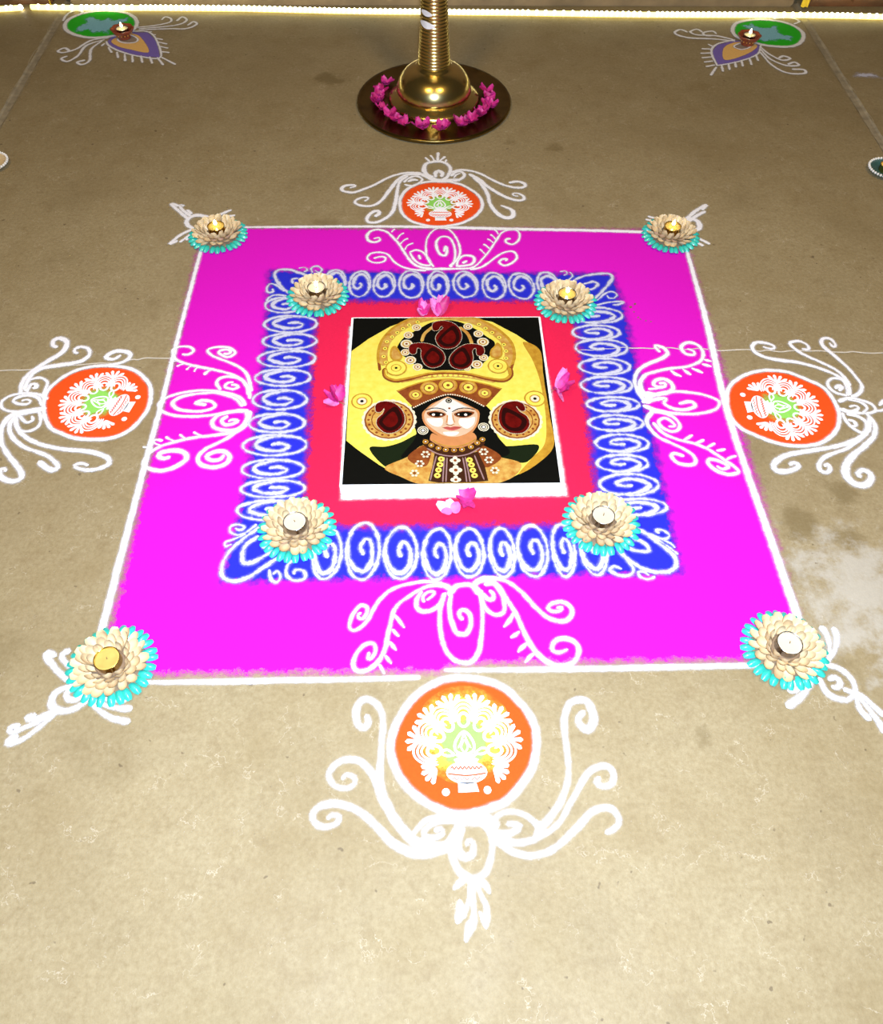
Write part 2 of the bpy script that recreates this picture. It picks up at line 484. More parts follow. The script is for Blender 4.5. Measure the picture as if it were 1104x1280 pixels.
# ------------------------------------------------------------------ where things lie on the floor (cm from the middle of the square)
STROKES = {
  'front_medallion': [
    ([0.96, 1.28, 1.09, 0.96, 1.09, 1.41, 1.6, 1.41], [(-14.5,-66.8), (-14.1,-67.8), (-14.6,-68.9), (-15.6,-68.4), (-16.1,-66.8), (-15.8,-65), (-14.6,-64.1), (-13,-64.8), (-12,-66.6), (-11.7,-68.8), (-11.9,-71.4), (-12,-73.9), (-12,-76.3), (-11.6,-78.7), (-10.6,-80.9), (-9.8,-82.5), (-8,-84.7), (-5.9,-86.3), (-3.6,-86.8), (-1.6,-86.5)]),
    ([0.73, 0.91, 1.22, 1.16, 1.04], [(-17.7,-76.8), (-17.1,-76.1), (-16,-76.5), (-15.8,-77.4), (-17.1,-78.1), (-18.8,-77.7), (-19.8,-76.2), (-19.1,-74.7), (-17.3,-73.8), (-15.2,-74.1), (-13.4,-75.7), (-12.5,-77.5), (-11.6,-79.9), (-10.4,-81.7), (-8.6,-84), (-6.8,-85.6)]),
    ([0.65, 0.89, 1.18, 1.12, 1.3, 1.48, 1.18], [(-19.6,-82.5), (-18.9,-81.9), (-17.9,-82.2), (-18.2,-83.1), (-19.8,-83.6), (-21.4,-83), (-21.8,-81.8), (-20.9,-80.7), (-18.8,-80.3), (-16.4,-80.8), (-13.9,-82.2), (-11.8,-84.2), (-10,-85.9), (-7.7,-87.1), (-5.4,-87.5), (-3,-87), (-1.6,-86.6)]),
    ([0.71, 0.88, 0.76, 0.65], [(-3.7,-84.4), (-2.9,-84.1), (-2.6,-84.8), (-3.6,-85.3), (-5,-85.2), (-5.3,-84.5), (-4.2,-83.5), (-2.4,-83.1), (-0.6,-83.2)]),
    ([0.59, 0.76, 0.88], [(-7,-84.9), (-5.3,-83.1), (-3,-82.4), (-0.6,-82.5)]),
    ([0.7, 0.88, 1.17], [(-5.9,-85.6), (-3.9,-86.2), (-2,-86.1), (-0.6,-84.3), (0.3,-82.9)]),
    ([1.19, 1.01, 1.07, 1.19, 1.01, 0.77, 0.89, 1.19], [(0.4,-83), (-0.8,-85.1), (-1.3,-87.3), (-0.7,-89.4), (0.6,-90.6), (2,-90.9), (3.5,-90), (4.3,-88.2), (4.6,-86), (4.1,-84.4), (2.9,-83.3), (1.3,-82.9)]),
    ([0.7, 0.87, 1.28, 1.17, 0.99], [(0.8,-86.6), (1.1,-85.9), (1.8,-86.1), (1.7,-87.5), (0.7,-88.1), (-0.2,-87.4), (-0.3,-85.7), (0.4,-84)]),
    ([0.77, 0.71, 0.88, 1.18], [(4.5,-84.4), (5.4,-82.6), (7.2,-81.9), (9.3,-82.2), (11,-83.4), (11.5,-84.5), (11,-85.6)]),
    ([1.77, 1.3, 0.89, 0.77], [(4.6,-83.8), (4.9,-84.8), (6.4,-85), (7.9,-84.7), (8.8,-83.9), (7.7,-83.6), (6.8,-83.7)]),
    ([0.9, 1.61, 1.16, 1.1, 0.84, 1.1, 1.29], [(20.5,-66.7), (19.4,-67.8), (19.6,-68.9), (20.7,-69.7), (21.6,-68.7), (21.9,-67.1), (21.3,-65.2), (20.1,-64.7), (18.4,-65.3), (17.3,-67.3), (17,-69.3), (17,-71.8), (17,-74.3), (16.8,-76.8), (16,-79.1), (14.8,-81.1), (13.1,-83.1), (11.3,-84.5)]),
    ([0.92, 1.04, 1.04, 0.86, 0.74, 0.92, 1.35], [(21.6,-77.1), (21,-77.8), (21.8,-78.4), (23.2,-78.1), (23.8,-76.7), (23.1,-75.5), (21.5,-75.5), (19.9,-76.4), (18.4,-78.3), (17,-80.3), (14.8,-83.4), (12.9,-84.8), (10.4,-85.9), (7.8,-86.2), (5.5,-85.1)]),
    ([0.71, 1.0, 1.12, 1.06, 0.94, 1.0, 1.18], [(21.4,-85.1), (22.9,-84.4), (23.6,-83.4), (23.1,-82), (21.6,-81.5), (19.8,-82.1), (17.8,-83.8), (15.4,-85.8), (13.2,-87.3), (10.6,-88), (8.3,-87.7), (6.3,-86.7), (4.8,-85.3)]),
    ([1.78, 2.08, 1.78], [(-0.6,-83), (1.8,-82.8), (4.2,-83), (5.3,-84.4)]),
    ([1.14, 0.97, 0.28], [(0.5,-90.9), (-0.4,-91.5), (-1.2,-92.2)]),
    ([1.14, 0.97, 0.28], [(2.6,-90.9), (3.4,-91.9), (3.9,-92.8)]),
    ([0.74, 0.57, 0.57], [(1.2,-90.9), (1,-93.1), (0.4,-95.1), (0.1,-95.8)]),
    ([0.22, 1.18, 1.35, 0.39], [(-0.4,-93.6), (-0.3,-94.7), (-0.6,-95.8), (-0.8,-96.4)]),
    ([0.74, 0.68, 0.68, 1.65, 0.28], [(1.5,-91), (1.5,-93.6), (1.5,-95.9), (0.8,-97.3), (0.3,-98.7)]),
    ([0.74, 0.57, 0.68, 1.14, 0.28], [(2,-91.1), (2.6,-92.9), (3.3,-94.4), (3.3,-95.9), (3.1,-97.2)]),
    ([0.17, 0.84, 0.28], [(2.3,-95.1), (2.8,-96.1), (3.1,-97.2)]),
  ],
  'left_medallion': [
    ([0.95, 1.4, 1.4, 1.27, 1.14], [(-85.6,17.6), (-86.7,18.2), (-86.9,19.9), (-85.7,20.5), (-84,19.3), (-83.8,16.8), (-84.9,15), (-86.6,13.2), (-88.3,11.1), (-89.6,9.1), (-90.1,6.6), (-89.6,3.6)]),
    ([0.76, 1.07, 1.39, 1.26, 0.95], [(-80.4,15.6), (-81.3,15.9), (-81.6,17), (-80.5,17.7), (-78.7,17), (-78,15.2), (-79.1,13.4), (-81.4,12.5), (-84.1,11.9), (-87,11.2), (-88.5,9.9), (-89.1,7.7), (-89.2,4.9)]),
    ([0.76, 1.26, 1.26, 0.95, 0.63], [(-71.2,15.1), (-72.3,13.8), (-74,14.1), (-74,15.1), (-72.3,16.3), (-69.8,15.9), (-69,14.6), (-70,13), (-72,12.2), (-74.1,11.9)]),
    ([0.91, 0.79, 0.91], [(-88.8,4.5), (-89.1,6.6), (-88.3,8), (-86.5,8.2), (-84.9,6.9), (-84.8,4.8), (-84.8,2.8)]),
    ([1.04, 1.22, 0.79], [(-87.6,5.4), (-86.8,5.5), (-87.2,6.3), (-88.1,6.3), (-88.4,5.3), (-88.4,4.2)]),
    ([1.02, 0.78, 0.78, 1.02], [(-83.6,2.1), (-85.4,3.3), (-88.6,3.8), (-91.4,3.2), (-92.8,1.6), (-92.3,-0.2), (-90.4,-1.2), (-87.7,-1.5), (-85.3,-1.3), (-83.2,-0.4)]),
    ([0.6, 0.78, 1.02, 0.72], [(-88.8,1.6), (-87.9,2), (-86.9,1.5), (-87.4,0.7), (-89.2,0.8), (-90.5,1.6), (-89.8,2.7), (-87.8,3.2), (-85.5,2.4), (-84.3,0.3)]),
    ([0.89, 0.77, 0.89], [(-89.3,-2.1), (-87.9,-5.2), (-86.3,-6.6), (-84.5,-6.5), (-83.3,-5.2), (-83.6,-2.9), (-84.5,-1.1)]),
    ([0.77, 0.89, 0.71], [(-88.4,-2.1), (-86.9,-3.7), (-86,-4.3), (-85,-3.7), (-85.5,-2.6)]),
    ([1.49, 1.79, 1.19, 1.07, 1.19, 1.31, 1.01], [(-83.2,-0.5), (-86.5,-1.3), (-89.3,-2.1), (-90.5,-4), (-90.5,-6.7), (-89.4,-9.8), (-87.2,-12.8), (-85.2,-15), (-83.4,-17.2), (-83,-18.6), (-84.2,-19.3), (-86,-18.9), (-87.3,-17.8), (-87.5,-16.7), (-87,-16.3), (-86.4,-17.1)]),
    ([1.19, 1.07, 0.89, 1.07, 1.48], [(-88.5,-2.1), (-89.3,-4.4), (-88.7,-6.8), (-86.9,-9.1), (-84.3,-11), (-81.7,-12.1), (-79.4,-13.2), (-77.3,-14.9), (-76.6,-16.1), (-77.4,-16.7), (-78.9,-16.1), (-80.7,-14.5)]),
    ([1.18, 1.06, 1.01, 1.18, 1.06, 0.71], [(-88.7,-2.9), (-87.6,-5.6), (-85.5,-7.9), (-82.7,-9.7), (-79.5,-10.8), (-75.9,-11.6), (-72.3,-12), (-69.3,-12.8), (-67.3,-13.9), (-66.9,-15.2), (-68.2,-16.3), (-70.3,-16.8), (-72.7,-16.3), (-73.5,-15.6), (-72.4,-15.1), (-70.8,-15.7)]),
  ],
  'right_medallion': [
    ([0.65, 0.98, 0.98, 1.17, 0.98, 0.91, 1.17], [(70.9,16.5), (72,16), (73.1,15.8), (73.5,16.7), (72.1,17.6), (69.9,17.9), (68.6,16.7), (68.7,14.9), (70.4,13.3), (73.3,12.3), (77,11.6), (80.5,10.3), (83.5,8.5), (85.4,6.7), (86.3,4.6), (85.8,1.8)]),
    ([0.65, 0.91, 0.98, 0.85, 0.85, 1.17], [(79.5,15.7), (81,15.6), (81,17.1), (79.5,18.2), (77.5,17.8), (77.4,16.8), (78.6,14.8), (80.6,13), (83,11.1), (85,9.3), (86.2,7.1), (86.7,4.5)]),
    ([0.66, 1.05, 0.99, 0.85, 1.18], [(86.3,17.7), (86.8,16.3), (87.5,16.9), (87,18.8), (85.5,19.1), (84.6,18), (84.8,16.1), (86.3,13.4), (87.8,10.2), (88.9,6.7), (89.2,4.1), (87.7,2), (86,1.2)]),
    ([0.93, 0.81, 1.12], [(85.1,1.6), (83.1,2.4), (82,4), (82.3,5.7), (83.9,6.7), (85.6,6.1), (85.9,4.1), (85.4,1.6)]),
    ([0.75, 1.37, 0.75], [(83.9,2.9), (84.7,4), (84.1,4.3), (83.2,3.5)]),
    ([1.24, 0.86, 0.8, 1.05], [(82.8,-0.2), (85.1,0.8), (87.5,0.3), (89.5,-0.9), (89.9,-2.6), (88.4,-3.4), (85.9,-3.4), (83.6,-3), (82.2,-2.1)]),
    ([0.61, 0.86, 0.74], [(84.6,-1.7), (85.8,-1.3), (86.4,-1.9), (85.5,-2.7), (84,-2.8), (83,-2.1)]),
    ([0.62, 0.8, 0.62], [(85,0.4), (87.5,-0.5), (88.2,-2.1), (86.9,-3.3)]),
    ([0.92, 0.74, 1.04], [(89.7,-2.6), (90.7,-2.8), (92.1,-2.3)]),
    ([0.31, 1.23, 1.54], [(91,-1.4), (92,-0.5), (93.3,0.1)]),
    ([0.92, 0.86, 1.04], [(82.6,-3.3), (82.6,-5.3), (83.6,-7.7), (85,-8.8), (86.1,-7.7), (86.7,-5.8), (85.3,-4.2), (83.4,-3.7)]),
    ([0.73, 1.03, 0.61], [(83.2,-5.3), (84.2,-5.7), (84.2,-6.9), (83.2,-7)]),
    ([1.22, 1.34, 1.1, 1.22, 1.34, 0.91], [(88,-4.4), (86.6,-7.7), (84.3,-10), (81.1,-11.5), (77.2,-12.6), (72.9,-13.4), (68.8,-14.2), (66.2,-15.3), (64.4,-17), (64.7,-18.4), (66.7,-18.6), (69,-17.7), (69.3,-16.7), (68.2,-16.5), (67.6,-17.2)]),
    ([0.9, 0.9, 1.07, 0.9], [(84.7,-9.9), (80.8,-12.7), (77.4,-14.1), (75,-15.2), (73.5,-17.1), (73.4,-18.5), (74.7,-18.9), (75.5,-17.8), (75.2,-16.9), (74.5,-17.4)]),
    ([1.04, 1.22, 1.34, 1.83, 1.53, 1.22], [(87.5,-3.6), (88.3,-6.2), (87.3,-9.3), (84.6,-12), (81.3,-14.6), (79.2,-16.8), (78.1,-19.3), (78.8,-21.4), (80.6,-22.2), (82.4,-21.1), (83,-19.3), (81.8,-18.4), (80.6,-19.3), (80.9,-20.4)]),
  ],
  'back_medallion': [
    ([0.53, 0.91, 0.8, 0.8, 0.75, 0.8, 1.07], [(-24.2,77.7), (-22.9,78.4), (-23.2,79), (-25.5,78.7), (-26.4,77.3), (-25.4,76), (-23,75.7), (-20.2,77.3), (-17.3,79.4), (-14.7,81.9), (-12,83.7), (-8.8,84.7), (-5.2,84.4)]),
    ([0.52, 0.79, 0.79, 0.94, 1.05, 0.94, 0.79], [(-20.1,71.7), (-19.2,72.6), (-19.5,73.4), (-21.1,73.2), (-22.5,71.8), (-22,70.4), (-19.6,69.5), (-17.3,70.1), (-15.5,72.3), (-14,75.7), (-12.5,79.3), (-10.9,82.1), (-8.8,83.8), (-5.3,83.8)]),
    ([1.13, 0.93, 0.87, 1.03, 0.87, 0.77], [(-17.2,65.1), (-16.2,66), (-16.2,67.1), (-17.2,67.3), (-18.5,65.9), (-19.2,63.9), (-18.6,62.6), (-16.6,62.6), (-14.3,64.3), (-12.6,67.3), (-11.9,71.7), (-11.6,75.7), (-10.9,80.5), (-8.8,83.1)]),
    ([0.65, 0.65, 0.81], [(-9.8,80.2), (-8.5,82.1), (-6.6,83.1), (-4.9,81.7), (-5.8,79.8), (-7.7,78.6), (-9.6,79.2)]),
    ([0.54, 1.08, 0.54], [(-8.7,80.5), (-7.4,81.4), (-6,81.1)]),
    ([1.35, 1.08, 0.98, 1.08], [(-2,82.6), (-3.8,84), (-4.4,86.4), (-3.9,88.8), (-2.2,89.9), (-0.3,90.2), (1.4,89.5), (2.6,87.8), (2.8,85.4), (1.8,82.6), (0.5,81.2)]),
    ([0.7, 1.35, 1.08], [(-1.2,82.6), (-1.3,84.4), (-0.4,85.5), (0.6,84.4), (0.3,82.7)]),
    ([1.36, 1.63, 1.36], [(-5.2,84.1), (-3.1,82.6), (-1.2,81.2), (0.9,80.9), (3.5,81.2), (5.4,81.4)]),
    ([0.67, 0.56, 0.67], [(-4,92.1), (-3.4,91.2), (-2.8,90.2)]),
    ([0.84, 0.45, 0.56], [(-2.6,93.1), (-2,92), (-1.6,90.5)]),
    ([1.23, 0.67, 0.84], [(-0.4,94.5), (-0.5,92.5), (-0.6,90.5)]),
    ([1.11, 0.61, 0.56], [(1.5,92.6), (0.8,91.6), (0.1,90.5)]),
    ([0.67, 0.55], [(1.8,91), (1.5,89.5)]),
    ([0.98, 0.76, 0.92, 0.81], [(3,83), (3.9,84.6), (5.5,85.3), (6.6,83.6), (5.4,81.6), (3.2,80.8)]),
    ([0.38, 0.54, 0.43], [(3.7,82.3), (4.4,83.7), (5.5,84.4)]),
    ([0.81, 0.92, 0.81, 0.76, 0.81, 1.08], [(18.5,79.9), (20.8,80.5), (22.6,79.5), (22.6,78.2), (21.1,77.6), (18.7,78.1), (16.1,79.5), (13.5,81.8), (10.9,84.2), (8.3,85.6), (5.5,86), (3.2,84.9)]),
    ([0.53, 0.8, 0.96, 1.06, 1.06], [(20.6,73.7), (19.3,74.1), (19.3,75), (20.9,74.8), (22,73.3), (21.4,72), (19.6,72), (17.3,73.3), (14.8,75.6), (12.5,78.3), (10.3,81.6), (7.9,84)]),
    ([0.52, 1.31, 1.05, 0.94, 1.05, 1.05], [(15.5,69.7), (16.9,68.9), (18.4,67.6), (18.5,65.4), (17.2,64.3), (15.5,65), (13.8,67.6), (12.8,70.7), (12.4,74.7), (11.2,78.8), (9,82.6)]),
  ],
  'scroll_left': [
    ([0.76, 0.76, 0.76, 0.7, 0.89], [(-57.7,15.2), (-56.7,15), (-55.5,16.1), (-56.5,17.4), (-58.7,17.5), (-60.1,16.6), (-59.7,15), (-58.7,13.4), (-56.6,12.3), (-53.9,11.4), (-50.7,10.5), (-47.4,9.4), (-44.7,8.1), (-42.9,6.1), (-41.8,4), (-41.4,1.9)]),
    ([0.69, 0.38, 0.5], [(-60.2,12.7), (-59.3,13), (-58.4,13)]),
    ([0.69, 0.38, 0.5], [(-58.3,11.5), (-57.5,12), (-56.6,12.3)]),
    ([0.69, 0.37, 0.5], [(-56.1,10.4), (-55.6,11.2), (-55.1,11.8)]),
    ([0.68, 0.37, 0.5], [(-54.3,9.8), (-54,10.8), (-53.4,11.2)]),
    ([1.06, 0.68, 0.5], [(-52,8.9), (-51.6,9.7), (-50.6,10.5)]),
    ([0.76, 0.83, 0.7, 0.7, 0.95], [(-48.8,15.3), (-47.9,15.2), (-47.3,15.8), (-48.1,16.6), (-49.6,16.3), (-49.8,15.4), (-47.8,14.2), (-46.3,15.5), (-47.8,17.1), (-50.1,17.4), (-52.1,16.9), (-52.4,16), (-51.2,14.7), (-49.2,13.6), (-46.5,12.2), (-44.1,10.5), (-42.4,7.8), (-41.4,4)]),
    ([0.73, 0.8, 0.67], [(-47.9,4.5), (-49,6.4), (-48.4,7.9), (-46.3,8.3), (-44,7.4), (-42.5,5.3), (-41.9,3)]),
    ([0.8, 0.8, 0.68], [(-45.8,5.8), (-44.9,5.8), (-44.3,5.1), (-45.4,4.6), (-47,5.2), (-46.7,6.3), (-45.5,6.6)]),
    ([1.02, 0.72, 0.84, 0.72], [(-42.2,-0.1), (-43,1.5), (-44.6,2.8), (-47.8,3.8), (-51.6,4.3), (-55.7,3.7), (-58.8,2.3), (-60.1,0.5), (-59,-1.5), (-56.4,-2.7), (-52.5,-3), (-48.7,-2.7), (-46.7,-2.1)]),
    ([0.78, 0.6, 0.96, 0.78, 0.9], [(-42.7,-0.3), (-44.2,1.6), (-46.2,2.7), (-49,3.5), (-52.6,3.3), (-55.8,2.5), (-57.3,0.9), (-56.2,-0.8), (-53.3,-1.6), (-50.4,-1.5), (-48.4,-0.4), (-49.2,1), (-51.4,1.4), (-52.5,0.6), (-50.3,0.2)]),
    ([1.2, 0.9, 0.9, 1.2], [(-41.7,-1.5), (-45.2,-1.9), (-47.5,-2.9), (-48.3,-4.8), (-47.2,-6.4), (-44.5,-6.9), (-42.3,-6.1), (-41.2,-3.7), (-41.8,-1.3)]),
    ([0.89, 0.89, 0.6], [(-45.4,-3), (-46.4,-4.1), (-45.6,-5.3), (-43.9,-5.1), (-43.1,-4.3), (-44.3,-4), (-44.9,-4.5)]),
    ([1.2, 1.08, 0.72, 0.72, 0.9, 1.02, 1.2, 0.9], [(-41,-1.7), (-41.1,-4.9), (-42.5,-6.6), (-44.7,-7.6), (-48.4,-8.3), (-51.8,-8.8), (-54.9,-9.8), (-57.6,-10.9), (-59.5,-12.7), (-60.2,-14.9), (-59.1,-16.4), (-56.4,-17.1), (-53.7,-16.1), (-52,-14.3), (-52.6,-12.6), (-54.7,-12), (-57,-12.4), (-57.6,-13.3), (-56.3,-14), (-55.3,-13.5)]),
    ([0.87, 0.4, 0.46], [(-61,-11.1), (-60.1,-11.2), (-59.2,-11.4)]),
    ([0.87, 0.41, 0.46], [(-57.5,-9.5), (-58.9,-9.2), (-59.1,-10), (-57.5,-10.8)]),
    ([0.87, 0.41, 0.47], [(-57,-8.5), (-56.1,-9.1), (-55.2,-9.6)]),
    ([0.88, 0.41, 0.47], [(-54.3,-7.9), (-53.7,-8.4), (-52.9,-9.1)]),
    ([0.88, 0.41, 0.47], [(-51.6,-7.3), (-50.8,-7.8), (-49.7,-8.3)]),
    ([0.89, 0.77, 1.01, 1.07, 0.89], [(-41,-4.5), (-43.3,-7.6), (-45.9,-9.9), (-48.5,-11.7), (-49.7,-13.9), (-48.7,-15.7), (-46.1,-16.3), (-43.9,-15.4), (-43.5,-13.6), (-44.9,-12.3), (-46.9,-12.5), (-48,-13.6), (-46.9,-14.6), (-45.2,-14.3), (-44.7,-13.2)]),
  ],
  'scroll_right': [
    ([0.65, 1.1, 0.97, 0.9, 1.16], [(47.6,15), (47,16), (46.9,17.1), (48.5,16.4), (49.2,14.8), (48.3,13.5), (45.8,12.1), (43.4,10.8), (41.4,8.8), (40.5,6.2), (40.6,3.7), (41.4,1.2), (42.7,-0.1)]),
    ([0.58, 0.97, 0.91, 0.84, 0.84, 0.97, 1.62], [(53.9,15.9), (55.1,15.2), (54.9,14.1), (53.3,14.3), (52.5,15.9), (53.1,17.3), (54.7,18), (56.5,17), (57.1,14.7), (56.3,12.5), (54.6,11.2), (52.2,10.3), (48.9,9.9), (45.6,9), (43.2,8), (41.6,5.8), (41.5,3.3), (42.7,1.2)]),
    ([0.45, 0.96, 0.45], [(58.4,12), (57.6,12.3), (56.8,12.5)]),
    ([0.45, 0.96, 0.45], [(58,10.4), (57.1,10.8), (56.2,11.1)]),
    ([0.44, 0.95, 0.44], [(55.7,8.5), (54.7,9.2), (53.6,9.9)]),
    ([0.44, 0.95, 0.44], [(53,8), (52.3,8.8), (51.6,9.7)]),
    ([0.44, 0.95, 0.44], [(50.8,7.5), (49.8,8.2), (48.9,9.2)]),
    ([0.75, 0.94, 1.06, 1.25], [(45.6,5.4), (46.7,5.5), (46.8,4.8), (45.4,4.4), (44.3,5.1), (45.1,6.4), (46.8,6.8), (48.1,5.8), (48.4,4), (47,2.8), (44.4,2.2), (42.3,2.8)]),
    ([0.75, 0.75], [(43.1,3.8), (44.9,4), (46.8,4.5)]),
    ([1.23, 0.8, 0.74, 0.8, 1.23], [(41.2,-0.1), (43.7,1.9), (47.6,3), (51.3,2.8), (54.8,1.9), (57.3,0.2), (56.5,-1.8), (53.8,-3), (50.1,-3.4), (46.2,-3), (43.3,-2.1), (41.2,-0.9)]),
    ([0.92, 0.92, 0.8, 1.23], [(48.8,-0.5), (50.5,0.1), (51.7,0), (52,-1.2), (50,-2.1), (47.3,-1.8), (45.6,-0.3), (46.3,1.1), (43.5,0.7), (41.8,-0.1)]),
    ([0.91, 0.73, 0.85, 0.61], [(42.3,-2.5), (45,-3), (46.9,-4.2), (47.8,-6.2), (47.1,-7.7), (45.5,-8), (44,-6.9), (43.6,-5.3), (45,-4.4), (46.3,-5.4), (46.6,-6.6), (45.4,-6.7)]),
    ([1.21, 0.79, 0.67, 0.85, 0.79], [(42.7,-2.7), (41.2,-4.9), (41.5,-7.3), (42.9,-9.6), (45.2,-11.2), (47.6,-12.9), (49,-14.6), (48.9,-16.3), (47.4,-16.8), (45.4,-16.2), (44.5,-14.5), (45.3,-13.8), (47,-14.5)]),
    ([0.9, 0.72, 0.72, 0.9, 0.9, 0.6], [(42.4,-5.7), (44,-8.5), (46.6,-10.2), (49.4,-11.2), (52,-12.6), (53.7,-14.3), (55.1,-15.8), (56.7,-17.6), (56.8,-18.7), (54.9,-19.2), (52.8,-18.3), (51.5,-16.5), (52,-15.4), (53.7,-15.8), (55.4,-17.2), (54,-17.9), (53.1,-17.1)]),
    ([0.65, 0.65, 0.48], [(49.8,-9.1), (48.8,-9.8), (47.8,-10.4)]),
    ([0.65, 0.65, 0.47], [(51.9,-10.3), (50.9,-10.9), (49.9,-11.3)]),
    ([0.65, 0.65, 0.47], [(53.9,-11.3), (53.1,-11.8), (52.1,-12.4)]),
    ([0.65, 0.65, 0.47], [(55.7,-12.8), (54.9,-13.1), (53.9,-13.2)]),
    ([0.64, 0.64, 0.47], [(57.5,-14.6), (56.5,-14.9), (55.4,-15.5)]),
  ],
  'scroll_back': [
    ([0.5, 0.9, 0.75, 0.75, 0.75, 0.85, 1.0], [(-17.1,55.8), (-15.9,56.2), (-15.6,55.2), (-16.8,54.4), (-18.3,55), (-18.9,56.8), (-18,58.9), (-16,59.5), (-13.9,58.5), (-12.4,56.4), (-10.8,53.6), (-9.3,50), (-7.6,46.5), (-5.4,44.6), (-2.7,44)]),
    ([0.61, 0.41, 0.51], [(-11.9,59.7), (-12.3,59.3), (-12.7,58.5)]),
    ([0.61, 0.4, 0.5], [(-9.7,58.1), (-10.6,57.2), (-11.3,55.5)]),
    ([0.6, 0.4, 0.5], [(-8.6,55.9), (-9.5,55.2), (-10.5,53.7)]),
    ([0.6, 0.4, 0.5], [(-7.3,54), (-8.7,53), (-9.3,51.4)]),
    ([0.64, 0.59, 0.64, 0.59, 0.83], [(-16.8,48.1), (-15.2,48.7), (-14.1,48.3), (-14.2,47.1), (-15.4,46.4), (-17.3,46.6), (-18.5,48.1), (-17.7,49.9), (-15.5,50.4), (-13.5,49.5), (-12,46.9), (-10.2,45), (-7.6,43.8), (-4.2,43.3)]),
    ([0.64, 0.69, 0.74], [(-8.1,50.3), (-6.6,51.3), (-4.9,50.4), (-3.6,48.1), (-2.9,45.7), (-3.9,45.3), (-5.9,46.1), (-7.3,48.1), (-8,50.1)]),
    ([0.73, 0.98], [(-5.5,47.7), (-5.9,49.2)]),
    ([0.63, 0.53, 0.58, 0.63, 0.73], [(-2.3,44.8), (-3.7,47.7), (-4.1,51.6), (-3.8,55.6), (-2.5,58.6), (-0.8,60), (1.6,59.6), (3.3,56.7), (4.2,53.1), (4.3,50), (3.3,47.2), (1.6,45)]),
    ([0.74, 0.84, 0.64, 0.69, 0.74], [(0.4,50.6), (0.8,52.7), (1.1,50.9), (0.6,49.1), (-0.6,49.6), (-1.4,51.9), (-1.4,54.7), (-0.2,56.5), (1.6,56.3), (2.7,53.9), (3.1,50.3), (2.8,46.9), (1.8,44.6)]),
    ([0.73, 0.97, 0.73], [(-4.2,43.7), (-1.7,44), (0.2,44), (3,44)]),
    ([0.73, 0.88, 0.73], [(3.3,44.8), (3.8,47.5), (5.3,49), (7.3,48.7), (7.7,47.2), (6.9,45.7), (4.9,45.1), (3.3,45)]),
    ([0.73, 0.98], [(4.7,46.1), (5.9,47)]),
    ([0.86, 0.6, 0.65, 0.6, 0.6, 0.76], [(17.1,55.7), (16.1,55.4), (16,54.2), (17.5,53.4), (19.1,55), (19.6,57.5), (18.7,59.3), (16.9,59.3), (15,57.9), (13.6,55.1), (11.9,51.5), (10.2,48.4), (8.1,45.3), (6.4,44.2), (3,44)]),
    ([0.86, 0.46, 0.46], [(13.3,59.4), (13.8,58.7), (14.2,57.4)]),
    ([0.86, 0.46, 0.46], [(12.3,57.3), (12.9,56.5), (13.4,55.3)]),
    ([0.85, 0.45, 0.45], [(11.4,55.5), (12.1,54.9), (12.7,53.9)]),
    ([0.85, 0.45, 0.45], [(10.3,53.5), (10.9,52.9), (11.7,51.7)]),
    ([0.84, 0.45, 0.45], [(9.3,51.5), (9.8,50.7), (10.6,49.3)]),
    ([0.74, 0.74, 0.69, 0.64, 0.74], [(15.3,46.9), (15.7,47.6), (14.6,47.6), (13.8,46.4), (14.9,45.2), (16.7,46), (18.1,47.9), (18,49.9), (16.8,50.7), (14.7,49.9), (12.7,48), (10.8,45.9), (9,44.4), (6.6,43.7)]),
  ],
  'scroll_front': [
    ([0.52, 0.68, 0.6, 0.68, 0.6, 0.56, 0.72], [(-16,-48.6), (-16.4,-48.8), (-16.4,-49.5), (-15.7,-49.7), (-15,-48.6), (-15.1,-47.5), (-16.1,-47.1), (-17,-48.1), (-17.7,-49.6), (-17.9,-51.2), (-17.2,-51.9), (-16.1,-51.4), (-14.8,-50), (-14,-48.1), (-12.9,-46.1), (-11.3,-44.4), (-9.4,-43.4), (-7,-42.8), (-4.5,-42.5), (-1.8,-43)]),
    ([0.47, 0.66, 0.78, 0.78, 0.66, 0.58, 0.7], [(-14.4,-56), (-14.5,-57.1), (-13.9,-57), (-13.3,-55.8), (-13.6,-54.5), (-14.8,-54.4), (-15.9,-55.3), (-16.7,-56.7), (-16.9,-58.4), (-16.1,-59.3), (-14.8,-59.2), (-13.5,-58.4), (-12.4,-57), (-11.6,-54.9), (-11.3,-52.8), (-10.9,-50.6), (-10.4,-48.4), (-9.4,-46.8), (-7.8,-45.5), (-5.9,-44.2), (-3.9,-43.4), (-1.8,-43.4)]),
    ([0.32, 0.64, 0.28], [(-10.2,-49.1), (-9.4,-50.2), (-8.5,-51.5)]),
    ([0.32, 0.63, 0.28], [(-10.5,-51.8), (-9.9,-52.6), (-9.4,-53.1)]),
    ([0.31, 0.63, 0.27], [(-11,-54.1), (-10.4,-54.9), (-9.8,-55.7)]),
    ([0.31, 0.62, 0.27], [(-11.7,-56.6), (-11.1,-57.4), (-10.6,-58.1)]),
    ([0.31, 0.62, 0.27], [(-12.6,-58.2), (-12.1,-59.1), (-11.7,-59.9)]),
    ([0.45, 0.49, 0.61], [(-4.6,-46.2), (-3.6,-45.4), (-3.3,-44.6), (-4.5,-44.7), (-5.3,-45.6), (-5.1,-46.6)]),
    ([0.61, 0.82, 0.7, 0.53], [(-5.5,-44.5), (-6.4,-46.2), (-6.3,-47.8), (-5.2,-48.5), (-3.5,-48.1), (-2.1,-46.7), (-1.3,-44.9)]),
